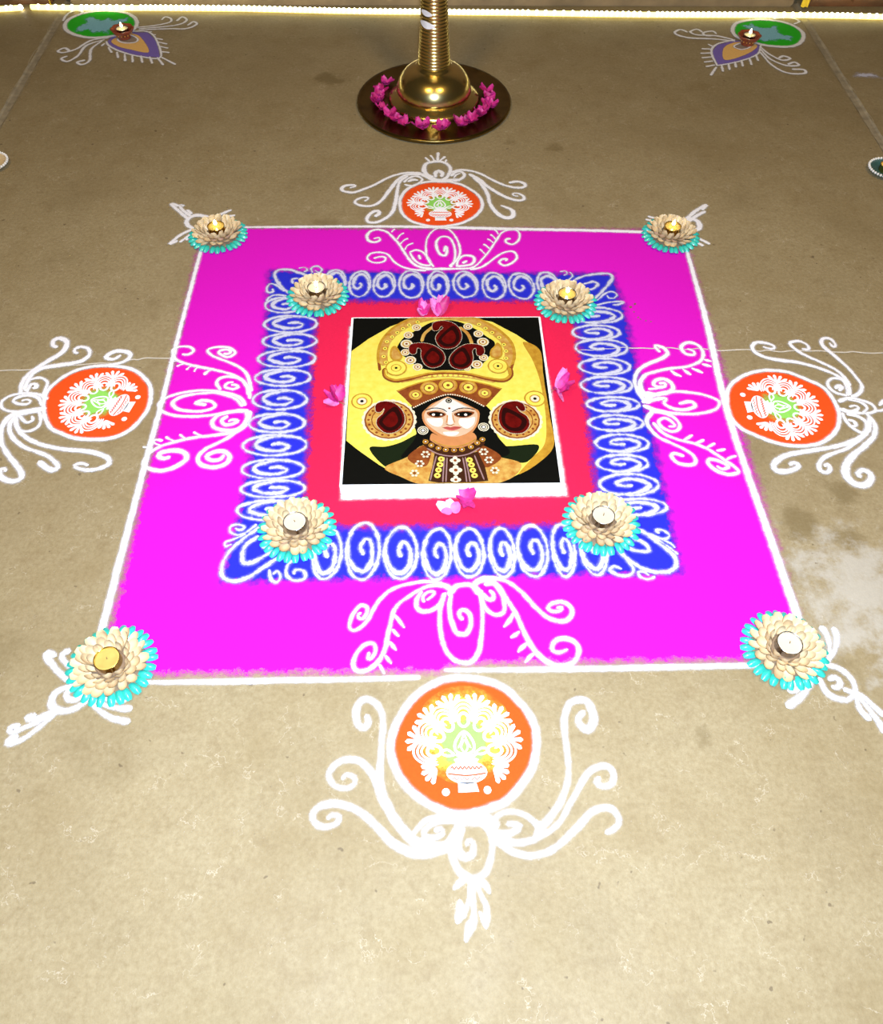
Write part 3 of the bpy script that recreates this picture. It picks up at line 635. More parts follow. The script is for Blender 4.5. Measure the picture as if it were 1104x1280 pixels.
    ([0.82, 0.7, 0.7, 0.82, 0.61, 0.74, 1.02], [(-1.5,-45), (-2.3,-47.8), (-2.4,-50.5), (-2.2,-53.3), (-1.3,-56.1), (0,-57.6), (1.6,-58.1), (2.7,-57.9), (3.9,-56.4), (4.5,-53.9), (4.9,-50.8), (5,-47.9), (4.8,-45.6), (4.2,-44.2), (3,-43.3), (1.4,-43.3), (0.4,-43.7), (-0.3,-44.8)]),
    ([0.7, 0.82, 0.74], [(-0.4,-45.1), (-0.7,-48.5), (-0.3,-50.7), (0.4,-52.5), (1.7,-52.9), (2.3,-52.5), (2.9,-51), (2.8,-49.2), (2,-48.3), (1.2,-48.4), (1,-49.4), (1.6,-50.1)]),
    ([0.62, 0.7, 0.82], [(5,-44.5), (5.2,-47), (6.1,-48.6), (7.4,-49.3), (8.7,-48.7), (8.9,-46.8), (8.3,-44.5), (7.2,-43.1), (5.7,-43.3)]),
    ([0.7, 0.82, 0.53], [(5.3,-45.1), (6.1,-46.2), (6.9,-46.2), (7.1,-45.3), (6.5,-44.5)]),
    ([0.53, 0.73, 0.81, 0.69, 0.73, 1.01], [(18,-48.1), (18.9,-48), (18.6,-48.6), (17.4,-48.8), (16.5,-48.1), (17.3,-47.2), (19,-46.9), (20.3,-47.7), (20.6,-49), (19.6,-50.4), (18,-50.6), (16.2,-49.9), (14.6,-48.3), (13.1,-46.2), (11.6,-44.3), (9.7,-42.7), (7.4,-42), (5.2,-42.1), (4.2,-43.1)]),
    ([0.47, 0.86, 0.78, 0.98, 0.71, 0.67, 0.98], [(19,-55.9), (17.6,-56.4), (16.5,-56.1), (16.5,-55.1), (17.4,-54.1), (19,-53.9), (20.5,-54.7), (20.9,-56.2), (20.1,-57.9), (18.7,-58.7), (16.9,-58.8), (15.3,-58), (13.8,-56.5), (12.6,-54.4), (11.7,-51.8), (10.7,-48.9), (9.4,-46.2), (8.2,-43.8), (6.8,-42.5), (5.1,-42.5)]),
    ([0.28, 0.81, 0.28], [(10.3,-49), (9.6,-50.4), (8.5,-51.6)]),
    ([0.28, 0.79, 0.28], [(11.1,-52.5), (10.4,-53.1), (9.6,-53.6)]),
    ([0.28, 0.79, 0.28], [(12.5,-54.5), (11.5,-55.3), (10.6,-56.3)]),
    ([0.27, 0.78, 0.27], [(13.3,-56.5), (12.6,-57.1), (11.6,-58.2)]),
    ([0.82, 1.03, 1.03], [(-2,-43.1), (-1,-43.6), (-0.4,-44.4), (-0.8,-45.3)]),
    ([0.83, 1.04, 0.83], [(5.6,-42.3), (4.4,-42.6), (3.9,-43.6), (4.4,-45.2)]),
    ([0.82, 0.82], [(3.6,-43.6), (4.3,-44.2), (4.7,-45.4)]),
  ],
  'corner_front_left': [
    ([0.92, 0.81, 0.92, 0.97, 0.92], [(-35.1,-30.3), (-37.5,-32.3), (-39.8,-34.8), (-41.2,-37.7), (-41.2,-40.4), (-40.2,-41.7), (-38.3,-42), (-36.1,-41.1), (-34,-39.3), (-32.1,-37.8), (-29.6,-36.4)]),
    ([0.8, 0.91, 1.07, 0.8], [(-35.6,-32.6), (-37.3,-34.1), (-38.1,-36.2), (-37.6,-38.1), (-36.2,-38.3), (-34.3,-37.1), (-32.6,-35.7)]),
    ([0.63, 0.69], [(-34.7,-35), (-33.9,-35), (-33,-34.2)]),
    ([0.52, 0.78, 0.62], [(-32.8,-39.8), (-32.3,-41.7), (-31.1,-42.3), (-30.7,-41.2), (-31.3,-40.1), (-32,-40.7)]),
    ([0.68, 0.68, 0.73], [(-28,-37.3), (-29.6,-38.8), (-29.6,-40.9), (-28.1,-42.1), (-26.3,-41.6), (-26.7,-40), (-28.2,-40), (-28.2,-40.7)]),
    ([0.65, 0.7, 0.59], [(-36.3,-30), (-38,-31.8), (-39.6,-32.3), (-40.9,-31.5), (-40.9,-30.3), (-39.4,-30), (-38.4,-30.6), (-39.2,-31.2), (-40.1,-30.8)]),
    ([0.64, 0.59], [(-38,-32.1), (-39.8,-33.1), (-41.4,-33.8), (-41.3,-34.7), (-40.3,-34.3)]),
  ],
  'corner_front_right': [
    ([0.96, 0.91, 0.96, 0.8], [(30.4,-36.1), (32.3,-38.6), (34.1,-40.2), (36.1,-41), (38.4,-41.1), (40.2,-40.3), (40.7,-38.7), (40,-36.9), (38.2,-35), (36.4,-33.1), (34.6,-31.7)]),
    ([0.7, 0.91, 0.8], [(32.2,-35.8), (33.7,-36.6), (35.8,-36.8), (36.2,-35.9), (35.1,-34.6), (33.5,-34)]),
    ([0.58, 0.8, 0.64], [(30.9,-37.4), (32.3,-39.3), (32.6,-40.8), (31.5,-41.8), (29.7,-41.6), (28.4,-40.7), (29.2,-39.8), (30.5,-40.4)]),
    ([0.57, 0.68, 0.52], [(36.2,-42.1), (34.8,-42.6), (33.6,-42), (33.5,-41.1), (34.5,-41.1), (35.2,-41.8)]),
    ([0.65, 0.71, 0.6], [(35.2,-32.1), (37.4,-33.4), (39.2,-34.1), (40.5,-33.5), (39.8,-32.3), (38.2,-32.1), (38.7,-32.8)]),
    ([0.65, 0.59], [(37.1,-33.5), (39,-35), (40.4,-36.4), (41.3,-37.4)]),
    ([0.54, 0.54], [(38.9,-34.2), (40.5,-35.2), (41,-36)]),
  ],
  'corner_back_left': [
    ([0.81, 0.92, 0.81], [(-36.4,35.2), (-38.7,38.1), (-40.4,41.7), (-39.8,43.6), (-37.4,43.9), (-34.8,42.8), (-32.4,41.4)]),
    ([0.66, 0.71], [(-35.7,38.7), (-36.1,40.1), (-35.1,40.6), (-32.9,40.4)]),
    ([0.56, 0.62], [(-34.8,44.4), (-33.5,44.6), (-32.8,43.6), (-33.5,43.1)]),
    ([0.61, 0.67, 0.56], [(-31.4,42.7), (-31.8,44.4), (-30.5,45.1), (-29.2,43.8), (-29.9,42.7), (-30.9,43.5)]),
    ([0.82, 0.71, 0.65], [(-37.4,36), (-39.5,38), (-41,38.6), (-41.8,37.1), (-41.2,35.4), (-40.1,36), (-40.5,36.8)]),
    ([0.81, 0.7], [(-36.9,34.3), (-39.2,34.6), (-40.7,33.9), (-41.2,32.6)]),
  ],
  'corner_back_right': [
    ([0.67, 0.95, 0.84], [(31.1,39.4), (33.6,40.9), (36.7,41.7), (39.9,41.9), (40.6,40.6), (39.7,38.5), (37.9,36), (35.6,33)]),
    ([0.61, 0.94, 0.67], [(33.5,38.1), (35.8,38.9), (36.7,38), (35.5,36.4), (33.8,36)]),
    ([0.6, 0.65, 0.55], [(35.9,32.2), (38,34.6), (39.8,35.3), (40.8,34.3), (40,33), (38.7,33.1), (38.5,33.9)]),
    ([0.54, 0.65, 0.54], [(35.4,30.6), (38.1,31.4), (40.3,31.8), (42,31.7), (40.8,30.8), (39.3,30.6)]),
    ([0.56, 0.62], [(28.3,42.6), (29.4,42.9), (29.9,42), (29,41.3)]),
    ([0.62, 0.56], [(30.6,42.4), (31.1,41.1), (30.1,39.7)]),
  ],
  'flourish_front_left': [
    ([1.04, 0.86, 1.23, 0.92], [(-63.3,-60.3), (-65.8,-58.2), (-67.9,-56), (-67.9,-55.3), (-66.4,-55.9)]),
    ([0.93, 0.87, 1.24], [(-63.6,-57.9), (-65.4,-56.2), (-65.1,-55.2), (-64.2,-55.1)]),
    ([0.79, 1.04, 1.22, 1.04, 0.79], [(-61.9,-61.1), (-64,-61.7), (-65.1,-63), (-64.7,-64.6), (-63,-65.4), (-61,-65), (-59.4,-63.7)]),
    ([0.73, 1.04, 0.79], [(-60.5,-61.8), (-60.8,-63.3), (-62.3,-63.5), (-63,-62.4), (-61.8,-61.8)]),
    ([0.78, 0.78, 1.2], [(-63.7,-65), (-65.3,-65.9), (-67.4,-66.7), (-68.2,-66.5), (-67,-66)]),
    ([0.78, 0.72, 1.02], [(-64,-65.6), (-66.9,-67.4), (-69.8,-68.7), (-70.3,-68), (-69,-67.6)]),
    ([0.78, 0.72, 1.08], [(-63.8,-65.6), (-66.1,-68.3), (-68.2,-70), (-70.1,-70.5), (-69.8,-69.7), (-68.7,-69.4)]),
    ([0.73, 0.79, 1.09], [(-59.4,-63.1), (-57.4,-65.1), (-54.7,-66.7), (-51.9,-67.3)]),
    ([0.73, 0.73, 1.21], [(-58.7,-63.4), (-56.4,-64.5), (-53.8,-65.1), (-52,-65.1)]),
    ([0.73, 0.91, 1.03], [(-57.4,-63.1), (-55.4,-63.6), (-53.1,-63.7)]),
  ],
  'flourish_front_right': [
    ([0.72, 0.72, 1.49], [(62.4,-58.9), (63.5,-56.3), (63.7,-53.7), (63.2,-52.3)]),
    ([0.72, 0.72, 1.31], [(62.4,-58.7), (64.5,-56.3), (65.4,-54), (65.3,-52.6)]),
    ([0.89, 1.01, 0.77, 1.07, 1.01], [(61.6,-59.2), (63.9,-59.9), (65.4,-61.7), (65.4,-63.8), (63.9,-65.3), (62.2,-65.2), (60.6,-64.1), (60.1,-61.6)]),
    ([0.71, 1.18, 0.65], [(61.5,-61.9), (62.8,-61.6), (63.3,-62.5), (62.5,-63.3), (61.7,-63.1)]),
    ([0.76, 0.88, 0.99], [(63.6,-63.6), (66.2,-64.8), (67.6,-66.6), (68.8,-68.2)]),
    ([0.7, 0.99, 1.28], [(65.1,-65), (65.2,-67.1), (66.2,-68.7)]),
    ([0.7, 0.87, 1.28], [(65.4,-64.6), (66.9,-67.7), (67.9,-70.8)]),
    ([0.88, 1.0, 1.59], [(58.9,-61.9), (56.7,-64.3), (53.5,-66.4)]),
    ([0.76, 0.76, 1.47], [(58.6,-61.6), (56.7,-63.2), (54.4,-63.7)]),
    ([0.76, 0.76, 1.0], [(57.9,-61.6), (55.7,-62.5), (55.4,-62.8)]),
  ],
  'flourish_back_left': [
    ([1.15, 1.44, 1.15], [(-59.5,64.8), (-62.8,65.8), (-64.8,64.2), (-64.5,61.6), (-62.2,59.8)]),
    ([1.15, 1.06, 1.15], [(-64.9,64.3), (-67.4,67.2), (-70.2,70.7), (-68.1,69.7)]),
    ([1.16, 0.96, 0.96], [(-64.5,65.6), (-66.8,68), (-67.9,70), (-66.7,69.7)]),
    ([1.16, 0.97], [(-64.3,66.4), (-65.7,68)]),
    ([1.04, 0.95, 1.14], [(-62.4,60.2), (-65.3,57.9), (-67.5,54.1), (-66,55.3)]),
    ([0.94, 0.85, 0.94], [(-62.6,58.5), (-65.2,54.7)]),
    ([0.94, 0.94], [(-62.8,57.9), (-63.8,55.5)]),
    ([0.96, 0.96], [(-58.1,65.1), (-55.3,67.3), (-54.3,68)]),
    ([0.87, 0.87], [(-56.2,64.9), (-53.1,65.7)]),
  ],
  'flourish_back_right': [
    ([1.27, 1.17, 0.98], [(63,63.2), (66.2,66.9), (69.7,69.7), (68.1,67.5)]),
    ([1.17, 1.17, 1.07], [(63.4,62.4), (66.3,65.1), (68.8,66.9)]),
    ([1.18, 1.67, 1.18], [(63.2,64.3), (65.9,62.8), (65.7,59.7), (63.8,58.7)]),
    ([0.86, 1.05], [(64.4,55.8), (67,53.3)]),
    ([0.86, 1.14], [(63.4,54.4), (65.3,52.6)]),
    ([0.88, 0.88], [(56,63.5), (53.5,64.8)]),
    ([0.88, 0.88], [(55.2,62.5), (52.7,63.5)]),
  ],
  'peacock_left': [
    ([0.56, 0.85, 0.71, 0.85], [(-107.2,162.1), (-112.4,160.3), (-115.8,154.4), (-119.3,152.1), (-121.2,153.2), (-119.5,155.1), (-117.4,152.9)]),
    ([0.56, 0.84, 0.7, 0.84], [(-108.2,160.8), (-113,157), (-114.1,150.1), (-116.4,146.4), (-118.8,148.1), (-117.4,149.8)]),
    ([0.56, 0.84, 0.7, 0.98], [(-108.8,160), (-110.9,154.4), (-109.7,147.2), (-111.2,144.4), (-113.2,145.8), (-111.2,147.2)]),
    ([0.57, 0.72, 0.72], [(-99.5,169.5), (-93.4,171.1), (-89.4,173.3), (-89.3,175.9), (-91.5,177.2), (-92.3,175.1)]),
    ([0.57, 0.72, 0.86], [(-98.6,168.6), (-90.3,170.2), (-85.6,171.9), (-83.9,174.9), (-85.8,177.2), (-87.1,174.3)]),
    ([0.57, 0.72, 0.86], [(-98.5,167.8), (-88.6,168.6), (-82.9,168.8), (-80.1,171.9), (-81.5,173.7), (-82.9,171.1)]),
    ([0.72, 0.87], [(-125,174.1), (-124.9,178.9), (-122.8,182.2), (-120.1,180.6), (-121.2,178)]),
    ([0.59, 0.59], [(-119.3,182.9), (-116.4,183.2), (-117.4,181.2)]),
    ([0.56, 0.7], [(-107.6,158.4), (-108.1,156.5)]),
    ([0.56, 0.7], [(-105.7,155.6), (-103.9,152.2)]),
    ([0.55, 0.69], [(-102.3,152.5), (-101.1,148.7)]),
    ([0.55, 0.69], [(-99.6,151.3), (-98.4,146.6)]),
    ([0.55, 0.69], [(-97,150.4), (-95.9,145.9)]),
    ([0.55, 0.69], [(-94.2,150.1), (-92.8,145.6)]),
    ([0.55, 0.69], [(-91.3,149.4), (-89.6,145.1)]),
    ([0.55, 0.69], [(-88.8,149), (-86,144.2)]),
    ([0.55, 0.69], [(-87.8,149.4), (-82.3,144.5)]),
    ([0.55, 0.69], [(-88.7,153), (-85.6,152.2)]),
    ([0.56, 0.7], [(-89.7,156.5), (-86.5,155.1)]),
    ([0.56, 0.7], [(-90.9,159.5), (-87.4,158)]),
    ([0.57, 0.71], [(-92,161.9), (-89.3,161)]),
    ([0.57, 0.71], [(-93.5,164.3), (-92.1,164.3)]),
    ([0.57, 0.71], [(-95,166.4), (-93.9,166.4)]),
    ([0.7, 0.56, 0.56], [(-107.3,159.6), (-105.6,156.5), (-100.9,152.7), (-94.8,149.8), (-87.9,149), (-91.2,160.4), (-95.2,166.4), (-101.1,166.7)]),
  ],
  'peacock_right': [
    ([0.59, 0.88, 0.74], [(98.9,160.7), (91.9,162.2), (83.9,163), (80,166.1), (82.3,168.8), (84.4,166.9)]),
    ([0.59, 0.74, 0.74], [(99.1,161.3), (93.1,164.4), (87.3,165), (85.4,167.2), (88.1,169), (89.4,166.9)]),
    ([0.59, 0.74, 0.74], [(98.5,161.9), (93.9,164.4), (90.2,164.5), (89.7,166.6), (93.1,167.7), (93.8,165.7)]),
    ([0.58, 0.73, 0.88], [(106.4,156.9), (107.8,152.4), (110.9,147.9), (114.1,148.8), (112.3,150.5), (110.5,149)]),
    ([0.58, 0.73, 0.87], [(106,155.4), (107.5,148.7), (111.4,144.4), (115.5,144.4), (114.8,146.4), (112.3,145.1)]),
    ([0.58, 0.72, 0.87], [(105.4,153.2), (107.1,144.4), (110.7,139.5), (115.9,139.3), (116.4,141.6), (112.8,141.9)]),
    ([0.61, 0.77], [(115.8,177), (122.1,177.7), (124.5,175.1), (122.2,173.1)]),
    ([0.66, 0.73], [(90.7,157), (89.5,158.5)]),
    ([0.65, 0.73], [(89.8,155.2), (86.7,155.3)]),
    ([0.65, 0.72], [(89,152.5), (85.8,152.3)]),
    ([0.65, 0.72], [(88.9,149.9), (85.5,149.3)]),
    ([0.64, 0.71], [(88.6,147.2), (85.6,146.4)]),
    ([0.64, 0.71], [(88.6,144.6), (85.6,143.5)]),
    ([0.64, 0.71], [(88.8,143.2), (85.9,138)]),
    ([0.64, 0.71], [(90.8,144.7), (90.3,140.4)]),
    ([0.64, 0.71], [(93.2,145.5), (92.7,141.5)]),
    ([0.64, 0.71], [(95.6,146.7), (95.1,143)]),
    ([0.64, 0.71], [(98,147.8), (97.4,143.7)]),
    ([0.65, 0.72], [(100.9,149.3), (100.5,144.7)]),
    ([0.65, 0.72], [(103.5,151.4), (103.3,147.3)]),
    ([0.57, 0.71, 0.57], [(89.3,144.1), (89.4,153.1), (92.5,158.5), (99.1,161.6)]),
    ([0.57, 0.57], [(89.3,144.1), (97.1,147), (104.1,151.7), (106.8,157.7)]),
  ],
  'edge': [
    ([0.81, 1.21, 1.21], [(-51.2,60.7), (-26.9,60.9), (-10.7,60.8), (-0.1,60.5), (17.8,59.7), (38.2,59), (52.8,58.2)]),
    ([0.99, 1.19, 1.39], [(-59.5,54.2), (-59.7,19.9), (-59.6,3), (-59.8,-12.2), (-59.9,-33.8), (-60,-52.2)]),
    ([1.01, 1.61, 1.41, 1.61], [(60.8,53.6), (60.1,25.6), (58.6,0.7), (58.7,-17.5), (59.3,-35.3), (59.8,-51.6)]),
    ([0.65, 1.04, 0.91, 0.78], [(-51.7,-60.7), (-41.9,-60.8), (-28.2,-60.7), (-17,-60.7), (-5.9,-60.5)]),
    ([0.66, 0.93, 1.06, 0.93], [(-1.8,-59.3), (9.4,-59.4), (24.1,-59.4), (37.5,-59.3), (50.9,-59.2)]),
  ],
  'crack': [
    ([0.27], [(-99.3,9.9), (-89.4,11.2), (-84.5,11.9), (-77.7,12.3), (-72.7,12.8), (-68.5,13.7), (-65.7,14.2), (-60,14.4)]),
    ([0.21], [(-28.4,14.4), (-25.1,15.1), (-20.3,15.6)]),
    ([0.21], [(22.8,14.4), (27.5,15.2), (32.9,16.1), (41.6,16.6), (50.5,16.2), (58.7,15.9)]),
    ([0.29], [(58.7,15.9), (71.8,15.3), (80.9,15.5), (88.8,14.9), (100.2,14.1)]),
  ],
}
POLYGONS = {
  'magenta': [(-60.5,61.1), (61.4,59.5), (59.8,-58.4), (1.5,-58.3), (-3.2,-59.7), (-58.7,-59.4)],
  'blue': [(-41.9,43.6), (40.8,41.9), (41.8,29.8), (41.5,5.5), (41.8,-12.2), (41.5,-27.9), (41.3,-41.4), (4.9,-41.7), (-41.2,-42.1), (-39.8,-26.9), (-39.4,-7.2), (-40,18.5)],
  'red': [(-29.3,32.3), (29.8,32.2), (29.4,8), (28.6,-12.1), (27.7,-30.6), (-0.6,-30.5), (-27.7,-30.5), (-28.1,-11.5), (-29,8.5)],
  'picture_powder': [(-21.8,24.1), (21.6,24.5), (22.5,1.1), (22.8,-24.3), (1.1,-24.4), (-21.2,-24.7), (-21.8,-3)],
  'ring_front': [(1.5,-60.7), (6.8,-61.9), (9.9,-64.6), (12,-67.9), (12.4,-71.4), (11.3,-75.5), (8.6,-79), (6.3,-80.7), (2.1,-82), (-0.6,-82.1), (-3.9,-81), (-7.7,-78.2), (-10,-74.5), (-10.4,-70.8), (-9.1,-67.2), (-6.5,-63.6), (-2.6,-61.2)],
  'ring_left': [(-73.5,11.8), (-68.9,11.1), (-65.8,9.3), (-63.1,5.9), (-62.2,2.5), (-62.2,-1.1), (-63.5,-4.7), (-65.3,-7.2), (-68.2,-8.7), (-71.6,-9), (-75.2,-8.6), (-78.1,-7.4), (-80.9,-5.7), (-82.9,-2.5), (-84.1,1.1), (-84.2,4.4), (-83.1,6.9), (-81,9.5), (-77.7,11.3)],
  'ring_right': [(70.9,9.2), (74.5,8.5), (78,6.3), (80.6,4.2), (81.7,1.4), (82,-2.1), (81.6,-4.5), (80.1,-7.7), (77.3,-10.4), (73.9,-11.9), (69.7,-12.1), (66.1,-11.1), (62.7,-9.2), (60,-7), (58.8,-3.9), (59,-0.2), (60.1,3.5), (62.2,6.1), (65.2,8), (68.3,9)],
  'ring_back': [(-10.8,70.8), (-10.5,73.4), (-9.3,76.5), (-7.1,78.8), (-4.5,80.2), (-1.2,80.7), (2.1,80.5), (5.3,79.3), (7.9,77), (9.9,74.3), (10.8,71.1), (10.4,68.1), (9,65.5), (6.9,63.4), (4.5,61.9), (0.9,60.9), (-1.4,60.7), (-3.5,61), (-7.1,62.6), (-9.2,64.7), (-10.4,67.3)],
  'green_left': [(-123.2,169.4), (-123.4,175.7), (-118.7,180.6), (-111.7,181.9), (-104.6,179.8), (-100.5,174.2), (-100.5,167.9), (-105.5,163.8), (-112.9,162.4), (-119.2,164.8)],
  'green_right': [(100,168.5), (102.8,173.9), (109.5,176.4), (116.9,175.6), (121.9,171.8), (123.3,165.9), (120.6,159.9), (116.3,157.1), (109.2,157.7), (104.1,160.7), (100.4,163.8)],
  'bird_left': [(-119.1,167.6), (-118.5,171.3), (-116.9,172.2), (-117.8,174.5), (-117.2,178), (-115.5,176.7), (-112.3,174.8), (-110.5,176.7), (-108.6,174.8), (-107,175.5), (-104.1,176.8), (-104.1,174.5), (-105.7,173.2), (-106.3,170.7), (-108.2,168.8), (-108.4,165.4), (-110.4,167), (-113.1,166), (-115.4,168.2), (-117.1,166.9)],
  'bird_right': [(104.6,172.1), (107,172.4), (107.9,173.7), (108.9,171.1), (111.1,170.8), (113.3,170.5), (114.9,172.1), (116.1,172.1), (115.5,169.2), (116.4,165.4), (118.8,164.5), (117.7,161.4), (115.6,162.3), (111.6,161.4), (108.6,161), (106.8,162.9), (106.9,166), (106,168.6)],
  'purple_left': [(-107.3,159.6), (-106.2,164.1), (-101,166.4), (-95.3,166.4), (-91.2,160.4), (-88,149.3), (-94.9,150.1), (-101,153), (-105.6,156.5)],
  'purple_right': [(89.3,144.1), (89.5,153.1), (92.5,158.4), (99.1,161.5), (104.1,160.7), (106.7,157.7), (103.9,151.4), (97.1,147)],
  'yellow_left': [(-105.9,160.3), (-103.4,164.1), (-99.4,165.2), (-95.8,161.1), (-92.3,152.7), (-98.5,154.4), (-103.2,156.8)],
  'yellow_right': [(92.8,148.1), (94.2,156.1), (98.8,160.1), (103.9,160.1), (105.5,157.1), (100.4,151.7)],
  'heart_left': [(-103.9,161.5), (-100.9,164.1), (-97.8,161.8), (-97.6,159.4), (-100.1,158.5), (-102.7,159.4)],
  'heart_right': [(97.7,157), (100.7,159.2), (103.5,158), (102.1,155.8), (99.4,154.9)],
  'lamp_flowers': [(-14.8,129.2), (-16.1,125.2), (-18,119.4), (-16.3,119.9), (-14.2,120.8), (-16,115.2), (-13.2,111.9), (-11.9,109.7), (-9.3,108.3), (-4.8,108.3), (-4.4,105.6), (0.3,108.8), (1.4,106.5), (4.5,109.2), (5.9,107.4), (8,110.1), (9.3,108.9), (10.6,113.5), (11.8,111.5), (13.6,115), (12.3,117.8), (13.3,121.6), (15.2,119.9), (13.7,124.9), (15.6,116.5), (-15.4,122.6)],
}
SPIRALS = [  # side, centre x, centre y, half width, half depth (cm)
  ('left', -37.2, 31.1, 4.6, 3),
  ('left', -35, 24.7, 6.3, 3.1),
  ('left', -34.7, 19.1, 6.3, 2.8),
  ('left', -34.8, 13.6, 6.6, 3),
  ('left', -35.1, 7.9, 6.3, 2.8),
  ('left', -35.1, 1.5, 6, 3.1),
  ('left', -35.1, -5, 6.1, 2.9),
  ('left', -34.9, -10.9, 6.7, 3),
  ('left', -34.6, -16.9, 6.4, 2.7),
  ('left', -34.1, -21.7, 6.5, 2.4),
  ('left', -34.4, -26.7, 6.2, 2.6),
  ('right', 35.1, 27.1, 6.2, 3),
  ('right', 34.2, 21.4, 5.7, 2.7),
  ('right', 34.7, 16.4, 6.1, 3.1),
  ('right', 34.6, 10.6, 5.9, 2.8),
  ('right', 34.2, 5, 5.9, 2.8),
  ('right', 34.8, -0.5, 5.9, 2.4),
  ('right', 34.7, -5.7, 6, 2.5),
  ('right', 35.1, -11.1, 5.7, 2.6),
  ('right', 34.4, -16.2, 5.4, 2.5),
  ('right', 34.9, -21.5, 6.1, 2.9),
  ('right', 35.8, -26.8, 5.8, 2.3),
  ('back', -25.9, 39.2, 2.9, 4.9),
  ('back', -19.9, 38.5, 2.8, 5),
  ('back', -14.1, 38.3, 2.9, 4.8),
  ('back', -7.7, 38.3, 3.2, 5.3),
  ('back', -1.3, 38.1, 2.8, 5.3),
  ('back', 5.2, 38.2, 3.2, 5),
  ('back', 12, 37.6, 3.1, 5.2),
  ('back', 18.5, 37.5, 3.3, 5),
  ('back', 24.9, 37.9, 2.9, 5),
  ('front', -22.7, -36.5, 2.9, 5.7),
  ('front', -16.2, -35.9, 3.3, 6.5),
  ('front', -9.3, -36.5, 3.3, 5.9),
  ('front', -2.7, -36.8, 2.9, 5.8),
  ('front', 3.2, -36.6, 3, 5.5),
  ('front', 9.2, -36.6, 2.6, 5.6),
  ('front', 14.8, -36.3, 3.1, 5.8),
  ('front', 20.5, -36.1, 2.4, 6),
  ('front', 26, -36.3, 2.7, 5.6),
]
